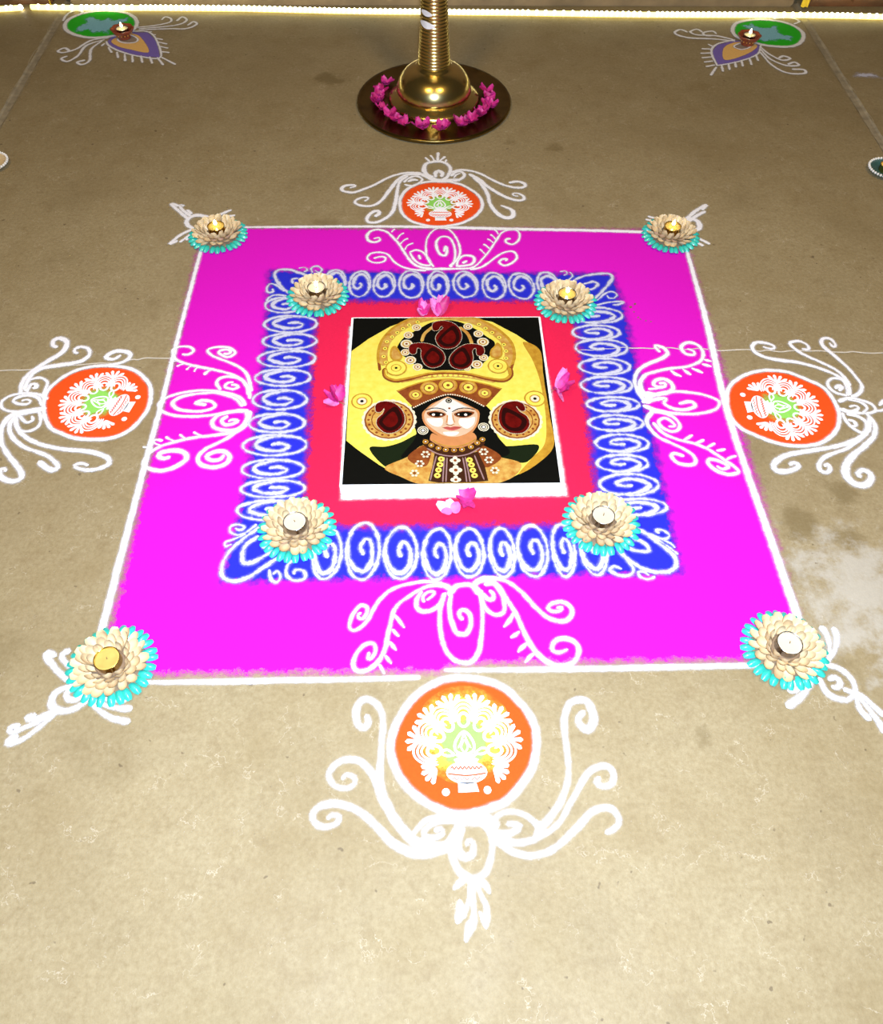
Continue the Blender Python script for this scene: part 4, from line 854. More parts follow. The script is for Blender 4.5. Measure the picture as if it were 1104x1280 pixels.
PRINT = [  # area / line width / discs, part, ink, points (cm from the centre of the picture)
  ('area', 'halo', 'halo_yellow', [(-20.69,12.79), (-17.17,16.55), (-12.48,20.48), (-7.67,22.93), (-1.32,23.74), (5.53,23.69), (10.32,21.80), (15.37,17.68), (20.12,12.73), (20.19,-1.21), (20.42,-13.99), (16.92,-18.42), (12.05,-21.54), (7.77,-23.46), (2.79,-23.92), (-5.45,-23.32), (-9.59,-21.46), (-13.82,-18.52), (-18.18,-14.69), (-20.51,-12.34), (-20.66,-0.83)]),
  ('area', 'halo_rim', 'ochre', [(20.12,12.73), (20.13,4.38), (20.43,-6.58), (20.42,-13.99), (16.92,-18.42), (12.92,-21.03), (15.76,-17.22), (18.67,-13.41), (19.54,-6.57), (19.33,3.13), (18.28,9.56), (16.63,15.26)]),
  ('area', 'shoulder_shadow', 'deep_green', [(-15.86,-14.16), (-12.67,-13.92), (-9.69,-12.84), (-5.39,-10.36), (-7.96,-16.16), (-11.29,-19.34), (-13.84,-17.72)]),
  ('area', 'shoulder_shadow', 'deep_green', [(6.79,-9.91), (10.03,-13.88), (17.34,-13.85), (14.84,-18.02), (11.48,-17.72), (9.02,-16.34)]),
  ('area', 'hair', 'ink_black', [(-8.45,-5.13), (-5.34,-1.57), (0.07,-0.10), (5.41,-1.55), (8.79,-5.29), (9.34,-11.08), (11.63,-15.55), (9.01,-16.61), (4.88,-13.83), (-4.11,-13.18), (-7.96,-16.16), (-9.65,-16.41), (-6.69,-10.91)]),
  ('area', 'garment', 'gold_print', [(-12.76,-19.17), (-8.38,-16.53), (-5.40,-13.72), (-0.28,-14.60), (5.31,-13.83), (9.01,-16.50), (13.55,-18.38), (12.05,-21.54), (7.77,-23.46), (2.79,-23.92), (-5.45,-23.32), (-9.59,-21.46)]),
  ('area', 'shoulder_drape', 'rust_print', [(-8.38,-16.53), (-5.40,-13.72), (-3.69,-14.29), (-4.58,-18.62), (-6.68,-18.59)]),
  ('area', 'shoulder_drape', 'rust_print', [(5.31,-13.83), (7.42,-14.41), (9.84,-16.89), (7.17,-19.28), (5.54,-18.19)]),
  ('discs', 'ear_ornament', [('scallop', 'cream_print', 1.03), ('disc', 'rust_print', 0.97), ('disc', 'gold_print', 0.91), ('studs', 'rust_print', 0.8), ('disc', 'rust_print', 0.7), ('disc', 'gold_print', 0.66)], [(-12.17,-6.96,5.17), (13.35,-7.21,5.11)]),
  ('discs', 'rosette', [('disc', 'ochre', 1), ('disc', 'halo_yellow', 0.86), ('disc', 'ochre', 0.52), ('disc', 'cream_print', 0.4), ('disc', 'ink_black', 0.16)], [(-17.85,-1.88,2.23), (17.78,-1.49,2.25)]),
  ('area', 'neck', 'skin_orange', [(-3.59,-10.67), (-2.32,-11.29), (-0.03,-11.91), (2.28,-11.64), (4.40,-10.45), (5.25,-12.26), (3.10,-14.32), (0.35,-14.73), (-2.37,-13.97), (-3.95,-12.47)]),
  ('area', 'face', 'skin_orange', [(-5.49,-6.67), (-5.34,-4.80), (-3.62,-2.84), (-0.24,-0.78), (3.06,-2.59), (5.88,-4.52), (5.99,-7.09), (5.19,-9.40), (3.72,-11.29), (1.80,-12.17), (-0.04,-12.21), (-1.87,-11.59), (-3.74,-10.01), (-4.93,-8.38)]),
  ('area', 'cheek', 'skin_light', [(-5.06,-6.68), (-4.94,-5.11), (-3.50,-3.23), (-0.25,-1.07), (2.93,-2.91), (5.46,-4.84), (5.59,-7.09), (4.80,-9.24), (3.35,-10.74), (1.59,-11.51), (-0.02,-11.55), (-1.63,-10.99), (-3.41,-9.46), (-4.61,-8.07)]),
  ('area', 'forehead', 'skin_white', [(-3.87,-4.56), (-2.67,-3.30), (-0.25,-1.27), (2.56,-3.03), (4.64,-4.64), (3.48,-3.99), (1.81,-4.30), (0.60,-5.23), (-0.13,-6.10), (-0.81,-5.09), (-1.74,-4.26)]),
  ('area', 'cheek_light', 'skin_white', [(-4.59,-6.68), (-3.42,-6.69), (-1.55,-6.71), (-1.34,-7.95), (-1.82,-8.87), (-2.98,-8.86), (-4.14,-7.92)]),
  ('area', 'cheek_light', 'skin_white', [(2.21,-6.75), (3.85,-6.76), (5.15,-6.46), (4.84,-8.32), (3.51,-9.53), (2.37,-8.91), (1.82,-7.98)]),
  ('area', 'chin', 'skin_white', [(-1.38,-10.39), (0.24,-10.26), (1.86,-10.37), (1.14,-11.26), (-0.02,-11.37), (-0.94,-11.06)]),
  (0.24, 'nose', 'skin_orange', [(-0.40,-5.79), (-0.48,-7.03), (-0.69,-8.11)]),
  (0.19, 'nose', 'skin_orange', [(0.71,-5.80), (0.79,-7.04), (1.11,-7.97)]),
  ('area', 'nose', 'skin_white', [(-0.11,-5.32), (0.41,-5.32), (0.60,-7.04), (0.76,-7.97), (0.29,-8.43), (-0.29,-8.27), (-0.29,-7.03)]),
  (0.14, 'nostril', 'rust_print', [(-0.83,-8.20), (-0.30,-8.51), (0.28,-8.58), (0.99,-8.34)]),
  ('area', 'lips', 'lip_red', [(-1.36,-9.24), (-0.43,-8.94), (0.15,-9.13), (0.97,-8.89), (2.36,-9.15), (1.41,-9.75), (0.36,-9.99), (-0.56,-9.73)]),
  (0.12, 'lips', 'rust_print', [(-1.59,-9.18), (-0.43,-9.31), (0.38,-9.38), (1.43,-9.27), (2.55,-9.06)]),
  ('area', 'eyelid', 'rust_print', [(-4.58,-5.18), (-2.81,-4.76), (-0.70,-5.53), (-1.31,-6.34), (-2.48,-6.58), (-3.89,-6.22)]),
  ('area', 'eyelid', 'rust_print', [(0.95,-5.55), (2.74,-4.81), (5.14,-5.15), (4.10,-6.30), (2.91,-6.63), (1.51,-6.37)]),
  ('area', 'eye', 'ink_black', [(-4.16,-5.37), (-2.70,-5.01), (-1.01,-5.59), (-2.13,-6.27), (-3.53,-6.07)]),
  ('area', 'eye', 'ink_black', [(1.25,-5.64), (2.78,-5.03), (4.66,-5.39), (3.75,-6.26), (2.10,-6.31)]),
  ('discs', 'eye_glint', [('disc', 'skin_white', 1)], [(-3.22,-5.76,0.33), (-1.65,-5.77,0.24), (3.32,-5.82,0.33), (1.88,-5.74,0.19)]),
  (0.21, 'brow', 'ink_black', [(-4.93,-4.55), (-3.15,-3.99), (-1.50,-4.20), (-0.38,-5.09)]),
  (0.21, 'brow', 'ink_black', [(0.49,-5.10), (1.81,-4.23), (3.48,-4.03), (5.31,-4.52)]),
  ('discs', 'bindi', [('disc', 'ink_black', 1), ('disc', 'cream_print', 0.62), ('disc', 'ink_black', 0.45)], [(-0.03,-1.98,0.67)]),
  ('discs', 'bindi', [('disc', 'rust_print', 1)], [(0.04,-4.09,0.26)]),
  ('area', 'hairline', 'ink_black', [(-7.30,-3.83), (-3.84,-1.78), (-0.23,-0.29), (3.58,-1.21), (7.64,-3.81), (6.51,-5.07), (3.06,-2.59), (-0.24,-0.81), (-3.62,-2.84), (-6.12,-5.89)]),
  ('area', 'crown_band', 'rust_print', [(-10.80,0.88), (-7.43,2.67), (-3.79,3.91), (-0.12,4.34), (3.77,3.84), (7.62,2.87), (11.18,1.34), (7.29,-3.81), (3.58,-1.30), (-0.11,-0.29), (-3.84,-1.78), (-7.18,-3.89), (-9.09,-1.25)]),
  (0.34, 'crown_band_edge', 'ochre', [(-10.67,0.72), (-7.43,2.50), (-3.79,3.70), (-0.13,4.14), (3.76,3.64), (7.61,2.67), (11.05,1.18)]),
  ('discs', 'rosette', [('disc', 'ochre', 1), ('disc', 'gold_print', 0.86), ('disc', 'rust_print', 0.62), ('disc', 'halo_yellow', 0.52), ('disc', 'rust_print', 0.18)], [(-6.83,-0.30,1.39), (-4.00,1.58,1.88), (-0.07,2.34,1.99), (4.13,1.70,1.89), (7.48,0.03,1.40)]),
  (-0.38, 'crown_beading', 'cream_print', [(-7.23,-3.83), (-3.84,-1.81), (-0.11,-0.29), (3.58,-1.24), (7.34,-3.78)]),
  ('area', 'crown_window', 'ink_black', [(-10.80,13.93), (-9.27,16.90), (-6.11,19.46), (-3.49,21.47), (0.02,22.30), (3.21,21.51), (6.32,19.37), (8.80,16.85), (10.45,14.70), (8.74,10.37), (5.80,7.27), (-0.05,6.47), (-5.58,7.29), (-8.37,10.04), (-10.58,12.32)]),
  (0.61, 'crown_shadow', 'rust_print', [(-14.42,6.67), (-14.79,11.76), (-14.10,15.79), (-11.95,19.50), (-8.73,22.11), (-4.05,23.96), (0.07,24.37), (4.74,23.47), (8.89,21.38), (12.26,17.98), (14.14,14.34), (14.25,10.33), (13.30,6.43)]),
  (2.33, 'crown_arch', 'ochre', [(-13.77,8.21), (-14.06,11.75), (-13.47,15.38), (-11.44,18.87), (-8.44,21.51), (-4.06,23.36), (0.05,23.80), (4.72,22.86), (8.56,20.62), (11.71,17.44), (13.44,14.14), (13.52,10.34), (12.63,7.60)]),
  (1.72, 'crown_arch', 'gold_print', [(-13.58,8.21), (-13.77,11.75), (-13.18,15.29), (-11.24,18.66), (-8.29,21.17), (-4.06,22.97), (0.04,23.42), (4.70,22.44), (8.39,20.28), (11.40,17.16), (13.06,14.03), (13.12,10.34), (12.27,7.60)]),
  ('discs', 'arch_stud', [('disc', 'ochre', 1), ('disc', 'halo_yellow', 0.8), ('disc', 'ink_black', 0.28)], [(-13.47,13.35,0.59), (-13.10,15.46,0.60), (-11.99,16.92,0.60), (-10.86,18.33,0.60), (-9.64,19.57,0.61), (-8.29,20.74,0.61), (-6.40,21.70,0.61), (12.37,14.36,0.60), (11.51,16.62,0.60), (10.02,18.17,0.61), (8.65,19.56,0.61), (7.26,20.84,0.61), (12.72,12.33,0.59), (12.58,10.15,0.59), (-13.70,10.88,0.59), (-13.15,9.14,0.58)]),
  ('discs', 'scroll_rosette', [('disc', 'cream_print', 1), ('disc', 'ochre', 0.72), ('disc', 'cream_print', 0.5), ('disc', 'rust_print', 0.22)], [(-8.82,14.73,1.31), (-8.41,17.48,1.09), (-6.63,19.88,1.04), (7.85,15.21,1.31), (6.97,17.77,1.09), (4.76,20.14,1.04), (-7.95,9.73,1.23), (6.26,8.35,1.23), (-6.41,7.68,1.05), (7.76,10.38,1.01), (-9.08,12.11,1.01), (4.13,7.28,0.83)]),
  (0.74, 'inner_arch', 'gold_print', [(-5.55,15.31), (-4.91,17.78), (-3.22,19.86), (-2.04,20.91)]),
  (0.75, 'inner_arch', 'gold_print', [(2.87,20.02), (4.53,17.92), (5.24,15.64), (5.39,14.41)]),
  ('area', 'mango_motif', 'ochre', [(-11.23,14.14), (-10.07,12.12), (-9.63,10.53), (-10.32,9.55), (-11.43,9.56), (-12.23,10.55), (-12.38,12.14), (-12.07,13.54)]),
  ('area', 'mango_motif', 'ochre', [(10.98,14.98), (11.89,13.55), (11.88,11.14), (10.97,10.04), (9.85,10.17), (9.12,11.17), (9.43,12.76), (10.20,13.77)]),
  ('area', 'mango_motif', 'gold_print', [(-11.21,13.25), (-10.35,11.72), (-10.05,10.61), (-10.55,10.06), (-11.39,10.07), (-11.96,10.86), (-11.98,12.06), (-11.72,13.01)]),
  ('area', 'mango_motif', 'gold_print', [(10.88,14.17), (11.50,13.15), (11.47,11.34), (10.78,10.56), (9.94,10.68), (9.50,11.48), (9.76,12.56), (10.38,13.36)]),
  ('discs', 'crown_rosette', [('disc', 'ochre', 1), ('disc', 'halo_yellow', 0.86), ('disc', 'ochre', 0.48), ('disc', 'halo_yellow', 0.4), ('disc', 'ink_black', 0.13)], [(-10.98,7.41,2.33), (10.69,7.77,2.23)]),
  (1.42, 'crown_collar', 'gold_print', [(-10.52,3.60), (-6.96,4.51), (-3.66,5.20), (-0.35,5.40), (3.50,5.14), (6.77,4.39), (10.29,3.41)]),
  (-0.82, 'collar_beading', 'halo_yellow', [(-9.29,4.34), (-4.76,4.98), (-0.22,5.17), (4.04,4.98), (8.82,4.18)]),
  (1.11, 'crown_rim', 'rust_print', [(-13.39,7.43), (-13.11,4.90), (-11.06,3.68), (-8.06,4.33), (-4.21,5.59), (-0.34,6.01), (4.07,5.55), (8.14,4.19), (11.54,3.55), (13.21,5.05), (13.10,7.59)]),
  (0.72, 'crown_rim', 'ochre', [(-13.28,7.24), (-12.95,5.05), (-11.07,3.98), (-8.06,4.63), (-4.21,5.82), (-0.33,6.24), (4.07,5.78), (8.15,4.49), (11.55,3.85), (13.05,5.21), (12.98,7.40)]),
  (0.22, 'crown_rim', 'halo_yellow', [(-13.16,6.97), (-12.85,5.28), (-11.07,4.28), (-8.06,4.90), (-4.20,6.05), (-0.33,6.43), (4.08,6.01), (8.16,4.72), (11.44,4.16), (12.84,5.36)]),
  ('area', 'paisley', 'paisley_red', [(-3.17,19.44), (-2.91,21.34), (-0.86,22.05), (1.45,21.31), (2.99,19.18), (3.27,16.27), (1.96,13.71), (-0.19,13.00), (-1.81,13.98), (-2.54,16.32), (-1.85,18.26), (-0.85,19.59), (-1.19,20.18), (-1.84,18.92), (-2.80,18.76)]),
  ('area', 'paisley', 'paisley_red', [(-8.38,12.71), (-7.97,14.44), (-5.84,14.99), (-3.28,14.40), (-1.10,12.45), (-0.47,10.06), (-1.41,8.03), (-3.36,7.27), (-4.96,8.45), (-5.71,10.81), (-5.70,12.81), (-6.46,13.29), (-6.75,11.69), (-7.76,11.46)]),
  ('area', 'paisley', 'paisley_red', [(8.03,11.97), (7.73,13.74), (6.11,14.49), (3.83,14.34), (1.50,12.43), (0.31,9.97), (0.81,7.70), (2.72,6.72), (4.70,7.67), (5.52,10.01), (5.45,12.31), (6.19,13.11), (6.30,11.19), (7.21,10.78)]),
  ('area', 'paisley', 'paisley_red', [(-14.90,-4.95), (-14.96,-3.05), (-13.38,-2.16), (-11.14,-2.72), (-9.34,-5.12), (-9.05,-8.04), (-10.58,-10.31), (-12.74,-10.68), (-14.52,-8.79), (-14.58,-6.94), (-13.56,-5.55), (-13.24,-4.25), (-13.97,-5.19)]),
  ('area', 'paisley', 'paisley_red', [(15.48,-4.88), (15.18,-3.09), (13.44,-2.35), (11.14,-3.23), (10.00,-5.89), (10.16,-8.92), (11.95,-10.88), (14.56,-10.90), (16.03,-8.98), (15.78,-6.65), (14.39,-5.23), (13.77,-3.92), (14.57,-5.11)]),
  ('discs', 'earring', [('disc', 'cream_print', 1), ('disc', 'ink_black', 0.8), ('disc', 'cream_print', 0.66), ('disc', 'ink_black', 0.46), ('disc', 'skin_white', 0.3)], [(-5.36,-10.11,1.11), (6.77,-9.32,1.12)]),
  ('area', 'necklace_panel', 'dark_brown', [(-3.08,-15.71), (0.75,-16.62), (5.32,-15.66), (6.51,-19.26), (6.99,-22.76), (3.65,-23.27), (0.56,-23.38), (-2.52,-23.21), (-4.38,-22.64), (-3.57,-19.15)]),
  (1.79, 'choker', 'dark_brown', [(-5.33,-12.31), (-3.96,-13.95), (-1.71,-15.20), (0.67,-15.61), (3.07,-15.25), (5.40,-13.90), (6.63,-12.28)]),
  (0.18, 'choker_edge', 'ochre', [(-3.61,-12.53), (-1.91,-13.74), (0.59,-14.29), (3.12,-13.73), (5.24,-12.32)]),
  (0.27, 'choker_edge', 'mauve_print', [(-4.65,-14.68), (-2.40,-16.16), (0.64,-16.77), (3.48,-16.22), (5.83,-14.64)]),
  ('discs', 'choker_bead', [('disc', 'ochre', 1), ('disc', 'rust_print', 0.72), ('disc', 'cream_print', 0.36)], [(-4.87,-13.05,0.57), (-3.74,-13.95,0.57), (-2.33,-14.70,0.57), (-0.93,-15.10,0.57), (0.68,-15.23,0.57), (2.25,-15.07,0.57), (4.01,-14.44,0.57), (5.31,-13.45,0.57), (6.38,-12.57,0.57)]),
  (0.25, 'necklace_strand', 'mauve_print', [(-2.75,-16.59), (-3.46,-19.72), (-4.05,-22.64)]),
  (0.25, 'necklace_strand', 'mauve_print', [(-0.72,-17.04), (-0.90,-20.03), (-1.08,-23.08)]),
  (0.25, 'necklace_strand', 'mauve_print', [(2.32,-17.07), (2.67,-20.07), (2.89,-23.13)]),
  (0.25, 'necklace_strand', 'mauve_print', [(4.61,-16.52), (5.47,-19.82), (6.23,-22.61)]),
  (0.25, 'necklace_strand', 'mauve_print', [(-1.24,-16.89), (-1.46,-20.02), (-1.68,-23.08)]),
  (0.25, 'necklace_strand', 'mauve_print', [(2.82,-16.94), (3.22,-20.07), (3.55,-23.14)]),
  ('discs', 'jewel_flower', [('quatrefoil', 'cream_print', 1), ('disc', 'rust_print', 0.3)], [(0.83,-17.83,1.04), (0.88,-20.19,1.25), (0.81,-22.50,1.02)]),
  ('discs', 'strand_jewel', [('disc', 'halo_yellow', 1), ('disc', 'rust_print', 0.36)], [(-1.86,-17.46,0.63), (-2.11,-18.83,0.63), (-2.42,-20.15,0.62), (-2.67,-21.46,0.62), (3.61,-17.75,0.63), (3.94,-18.95,0.63), (4.15,-20.28,0.62), (4.43,-21.54,0.62)]),
  ('discs', 'brooch', [('studs', 'cream_print', 0.8), ('disc', 'rust_print', 0.35)], [(-4.89,-16.28,0.81), (-6.03,-18.56,0.81), (-7.03,-20.86,0.80), (6.46,-15.76,0.82), (7.39,-17.79,0.81), (8.37,-20.35,0.80)]),
]

# ------------------------------------------------------------------ the floor, step and joints
JX, JW = 1.27, 0.013
def floor_mesh():
    V, F = [], []
    for x0, x1, ye in ((-3.2, -JX - JW, 2.5), (-JX + JW, JX - JW, 1.90), (JX + JW, 3.2, 2.5)):
        b = len(V)
        V.extend([(x0, -3.0, 0), (x1, -3.0, 0), (x1, ye, 0), (x0, ye, 0), (x0, -3.0, -0.03), (x1, -3.0, -0.03), (x1, ye, -0.03), (x0, ye, -0.03)])
        F.extend([(b, b + 1, b + 2, b + 3), (b + 4, b + 7, b + 6, b + 5), (b, b + 4, b + 5, b + 1), (b + 1, b + 5, b + 6, b + 2), (b + 2, b + 6, b + 7, b + 3), (b + 3, b + 7, b + 4, b)])
    return V, F
floor = structure(link('floor', *floor_mesh(), 'floor'))
for k, sx in enumerate((-1, 1)):
    V, F = [], []
    n = 160
    for i in range(n + 1):
        y = -3.0 + 4.9 * i / n
        for q in range(4):
            wob = random.uniform(-0.0035, 0.0035) if q in (0, 3) else 0
            V.append((sx * JX + (-0.0155, -0.008, 0.008, 0.0155)[q] + wob, y, (0.0006, -0.003, -0.003, 0.0006)[q]))
    for i in range(n):
        for q in range(3):
            a = i * 4 + q
            F.append((a, a + 1, a + 5, a + 4))
    structure(link('trim_%d' % (k + 1), V, F, 'joint'))
for w, pts in STROKES['crack']:
    V, F, cv = ribbon([(a + random.uniform(-.15, .15), b + random.uniform(-.3, .3)) for a, b in spline(pts, 2.0)], w, 0.0011, 0.0004, False, 0.0004)
    link('crack', V, F, 'crack', floor, cv)
step = structure(box('trim_3', (-1.255, 1.862, 0.0), (1.255, 2.5, 0.16), 'stone', None, 0.006))

structure(box('wall_back', (-3.2, 2.5, -0.03), (3.2, 2.6, 2.7), 'plaster'))

def plank_chest(x0, x1, label):
    t = empty('wooden_chest', ((x0 + x1) / 2, 1.90, 0))
    h = (x1 - x0) / 2
    box('body', (-h, -0.035, 0.0), (h, 0.40, 0.45), 'wood', t, 0.006)
    n = 6
    for i in range(n):
        a = -h + 2 * h * i / n
        box('plank', (a + 0.004, -0.050, 0.02), (a + 2 * h / n - 0.004, -0.030, 0.44), 'wood', t, 0.004)
    box('lid', (-h - 0.01, -0.06, 0.45), (h + 0.01, 0.41, 0.48), 'wood', t, 0.006)
    return tag(t, label, 'chest')
plank_chest(-2.20, -1.318, 'dark red-brown wooden chest behind a gap in the rope light')
plank_chest(1.300, 2.20, 'red-brown wooden chest behind an unbroken run of the rope light')
for x, lab in ((-1.312, 'thin yellow cloth strip hanging beside dark chest at rope light gap'), (1.283, 'yellow cloth strip hanging beside red-brown chest, wider one')):
    wd = 0.004 if x < 0 else 0.016
    V, F = [], []
    for i in range(13):
        z = 0.012 + 0.40 * i / 12
        for q in (-1, -0.3, 0.3, 1):
            V.append((q * wd * (0.7 + 0.3 * i / 12), 0.004 * math.sin(q * 4 + i * 0.7), z))
    V += [(a, b + 0.002, c) for a, b, c in V]
    N = 13 * 4
    for i in range(12):
        for q in range(3):
            a = i * 4 + q
            F.append((a, a + 1, a + 5, a + 4))
            F.append((N + a, N + a + 4, N + a + 5, N + a + 1))
    o = link('cloth_strip', V, F, 'yellow_cloth', None, None, True)
    o.location = (x, 1.836, 0)
    tag(o, lab, 'cloth strip')

# ------------------------------------------------------------------ rope light along the step
def rope_light(pts, label):
    t = empty('rope_light', (pts[0][0], pts[0][1], 0))
    L = [(p[0] - pts[0][0], p[1] - pts[0][1], 0.009) for p in pts]
    tube('tube', L, 0.008, 'led', t)
    P = spline(L, 0.0165)
    bm = bmesh.new()
    bmesh.ops.create_icosphere(bm, subdivisions=1, radius=0.0096)
    me = bpy.data.meshes.new('bulb')
    bm.to_mesh(me)
    bm.free()
    me.materials.append(M['led_bulb'])
    acc, last = 0.0, P[0]
    for p in P:
        acc += np.linalg.norm(p - last)
        last = p
        if acc >= 0.0160:
            acc = 0
            b = bpy.data.objects.new('bulb', me)
            b.location = (p[0], p[1], 0.0105)
            col.objects.link(b)
            b.parent = t
    return tag(t, label, 'rope light')
rope_light([(-1.62, 1.80), (-1.478, 1.812), (-1.412, 1.822)], 'short lit end of warm white rope light past the gap')
rope_light([(-1.378, 1.828), (-1.292, 1.823), (-1.062, 1.823), (-0.671, 1.819), (-0.312, 1.803), (0.0, 1.797), (0.317, 1.792), (0.70, 1.782), (1.253, 1.780), (1.539, 1.770), (1.66, 1.765)], 'long lit warm white rope light lying along the step')

# ------------------------------------------------------------------ the rangoli square
square = tag(empty('rangoli_square'), 'large magenta powder square with blue spiral border and crimson middle', 'rangoli')
powder_sheet('magenta_field', POLYGONS['magenta'], 'magenta', square, 0.0004, 0.016, 0.0075, grow=-0.003)
powder_sheet('blue_border', POLYGONS['blue'], 'blue', square, 0.0009, 0.018, 0.006)
powder_sheet('crimson_panel', POLYGONS['red'], 'red', square, 0.0014, 0.018, 0.006)
powder_sheet('white_surround', POLYGONS['picture_powder'], 'white', square, 0.0023, 0.007, 0.004)
for w, pts in STROKES['edge']:
    stroke('edge_line', pts, w, 'white', square, 0.0012)
for k in ('scroll_left', 'scroll_right', 'scroll_back', 'scroll_front'):
    for w, pts in STROKES[k]:
        stroke('scroll_line', pts, w, 'white', square, 0.0014 + random.uniform(0, 0.0004))
for k in ('corner_front_left', 'corner_front_right', 'corner_back_left', 'corner_back_right'):
    for w, pts in STROKES[k]:
        stroke('leaf_line', pts, w, 'chalk', square, 0.0018 + random.uniform(0, 0.0004))
INNER = {
    'left': [(.5, -.78), (0, -.74), (-.45, -.42), (-.58, .02), (-.25, .42), (.2, .45), (.42, .1), (.15, -.15), (-.1, -.05)],
    'right': [(-.45, .80), (.1, .74), (.50, .45), (.60, .0), (.30, -.38), (-.12, -.42), (-.42, -.1), (-.15, .12), (.1, .06)],
    'back': [(.82, .3), (.62, -.38), (.1, -.70), (-.45, -.42), (-.52, .1), (-.18, .36), (.14, .14), (.0, -.06)],
    'front': [(-.84, -.3), (-.70, .3), (-.3, .66), (.2, .66), (.55, .25), (.45, -.25), (.1, -.38), (-.12, -.1), (.05, .14)]}
for side, cx, cy, hw, hh in SPIRALS:
    tilt = random.uniform(-0.05, 0.05)
    loop = []
    for i in range(14):
        a = 2 * math.pi * i / 14
        loop.append((cx + (hw - .35) * math.cos(a) + tilt * hh * math.sin(a), cy + (hh - .35) * math.sin(a) * (1 + random.uniform(-.03, .03))))
    inner = [(cx + hw * u * random.uniform(.94, 1.06), cy - hh * v * random.uniform(.94, 1.06)) for u, v in INNER[side]]
    multi_stroke('spiral', [(loop, [.72, .88, .66, .84], True), (inner, [.5, .75, 1.1, 1.1, .9, .85, 1.0], False)], 'chalk', square, 0.0018)

# ------------------------------------------------------------------ four orange medallions
def stencil(parent, cx, cy, R, ang):
    up = np.array((math.cos(ang), math.sin(ang)))
    rt = np.array((up[1], -up[0]))
    T = lambda u, v: tuple((np.array((cx, cy)) + R * (u * rt + v * up)) * 100)
    W = R * 100
    fc = np.array((0.0, -0.12))
    def put(name, strokes, z=0.0014):
        V, F = [], []
        for pts, w, closed in strokes:
            v, f, c = ribbon([T(*p) for p in pts], [x * W for x in w] if isinstance(w, list) else w * W, z, 0.0001, closed, 0.0006, len(V))
            V += v
            F += f
        return link(name, V, F, 'stencil', parent, None, True)
    def area(name, pts, z=0.0016):
        P = [T(*p) for p in pts]
        return link(name, [(a / 100, b / 100, z) for a, b in P], [list(range(len(P)))], 'stencil', parent)
    for deg in (90, 57, 28, -2, 123, 152, 182):
        d = np.array((math.cos(math.radians(deg)), math.sin(math.radians(deg))))
        s = np.array((-d[1], d[0]))
        e = fc + 0.45 * d
        st = [([tuple(e + 0.105 * math.cos(t) * d + 0.080 * math.sin(t) * s) for t in np.linspace(0, 2 * math.pi, 11)[:-1]], 0.045, True)]
        for ra, rl in ((0.125, 0.19), (0.165, 0.25), (0.205, 0.31)):
            st.append(([tuple(e + rl * math.cos(t) * d + ra * math.sin(t) * s) for t in np.linspace(-1.75, 1.75, 11)], 0.030, False))
        put('petal_motif', st)
    for deg in (73.5, 42.5, 13, -33, 106.5, 137.5, 167, 213):
        st = []
        for k, q in enumerate((-13, -4.5, 4.5, 13)):
            a, b = math.radians(deg), math.radians(deg + q)
            r1 = 0.89 if k in (1, 2) else 0.85
            low = 0.16 if deg in (-33, 213) else 0.0
            p0 = fc + (0.66 - low) * np.array((math.cos(a), math.sin(a)))
            p1 = fc + (r1 - low) * np.array((math.cos(b), math.sin(b)))
            st.append(([tuple(p0), tuple((p0 + p1) / 2), tuple(p1)], [0.04, 0.05, 0.075], False))
        put('tuft', st)
    circle = [(math.cos(t), math.sin(t)) for t in np.linspace(0, 2 * math.pi, 25)[:-1]]
    pot = area('pot', [(0.02 + 0.30 * a, -0.455 + 0.165 * b) for a, b in circle])
    zz = [(-0.22 + 0.48 * i / 16, -0.40 + (0.03 if i % 2 else -0.01)) for i in range(17)]
    V, F = [], []
    for pts, w in ((zz, 0.02), ([(-0.27, -0.47), (0.02, -0.50), (0.31, -0.47)], 0.02), ([(-0.2 + 0.44 * i / 12, -0.545 + (0.02 if i % 2 else -0.02)) for i in range(13)], 0.012)):
        v, f, c = ribbon([T(*p) for p in pts], w * W, 0.0018, 0.0001, False, 0.0002, len(V))
        V += v
        F += f
    link('pot_band', V, F, 'orange', pot, [1.3] * len(V))
    area('pot_foot', [(-0.11, -0.60), (0.15, -0.60), (0.19, -0.73), (-0.11, -0.74)])
    put('pot_neck', [([(-0.16, -0.27), (0.02, -0.30), (0.20, -0.27)], 0.07, False), ([(-0.14, -0.20), (0.02, -0.22), (0.18, -0.20)], 0.05, False), ([(-0.10, -0.24), (0.14, -0.24)], 0.1, False)])
    put('lotus_bud', [([(0.0, 0.15), (-0.13, 0.0), (-0.13, -0.14), (0.0, -0.19), (0.13, -0.14), (0.13, 0.0)], 0.045, True),
                      ([(-0.01, 0.12), (-0.05, -0.02), (-0.10, -0.10)], 0.03, False), ([(0.0, 0.12), (0.05, -0.02), (0.10, -0.10)], 0.03, False),
                      ([(0.0, 0.02), (-0.05, -0.08), (0.0, -0.16), (0.05, -0.08)], 0.03, True)])
    put('side_leaf', [([(-0.14, -0.2), (-0.26, -0.12), (-0.36, -0.16)], 0.035, False), ([(-0.14, -0.2), (-0.26, -0.21), (-0.36, -0.17)], 0.035, False)])
    put('side_leaf', [([(0.14, -0.18), (0.26, -0.10), (0.36, -0.13)], 0.035, False), ([(0.14, -0.18), (0.26, -0.19), (0.36, -0.14)], 0.035, False)])
    for u, v in ((-0.29, -0.73), (0.31, -0.71)):
        area('dot', [(u + 0.055 * a, v + 0.055 * b) for a, b in circle])

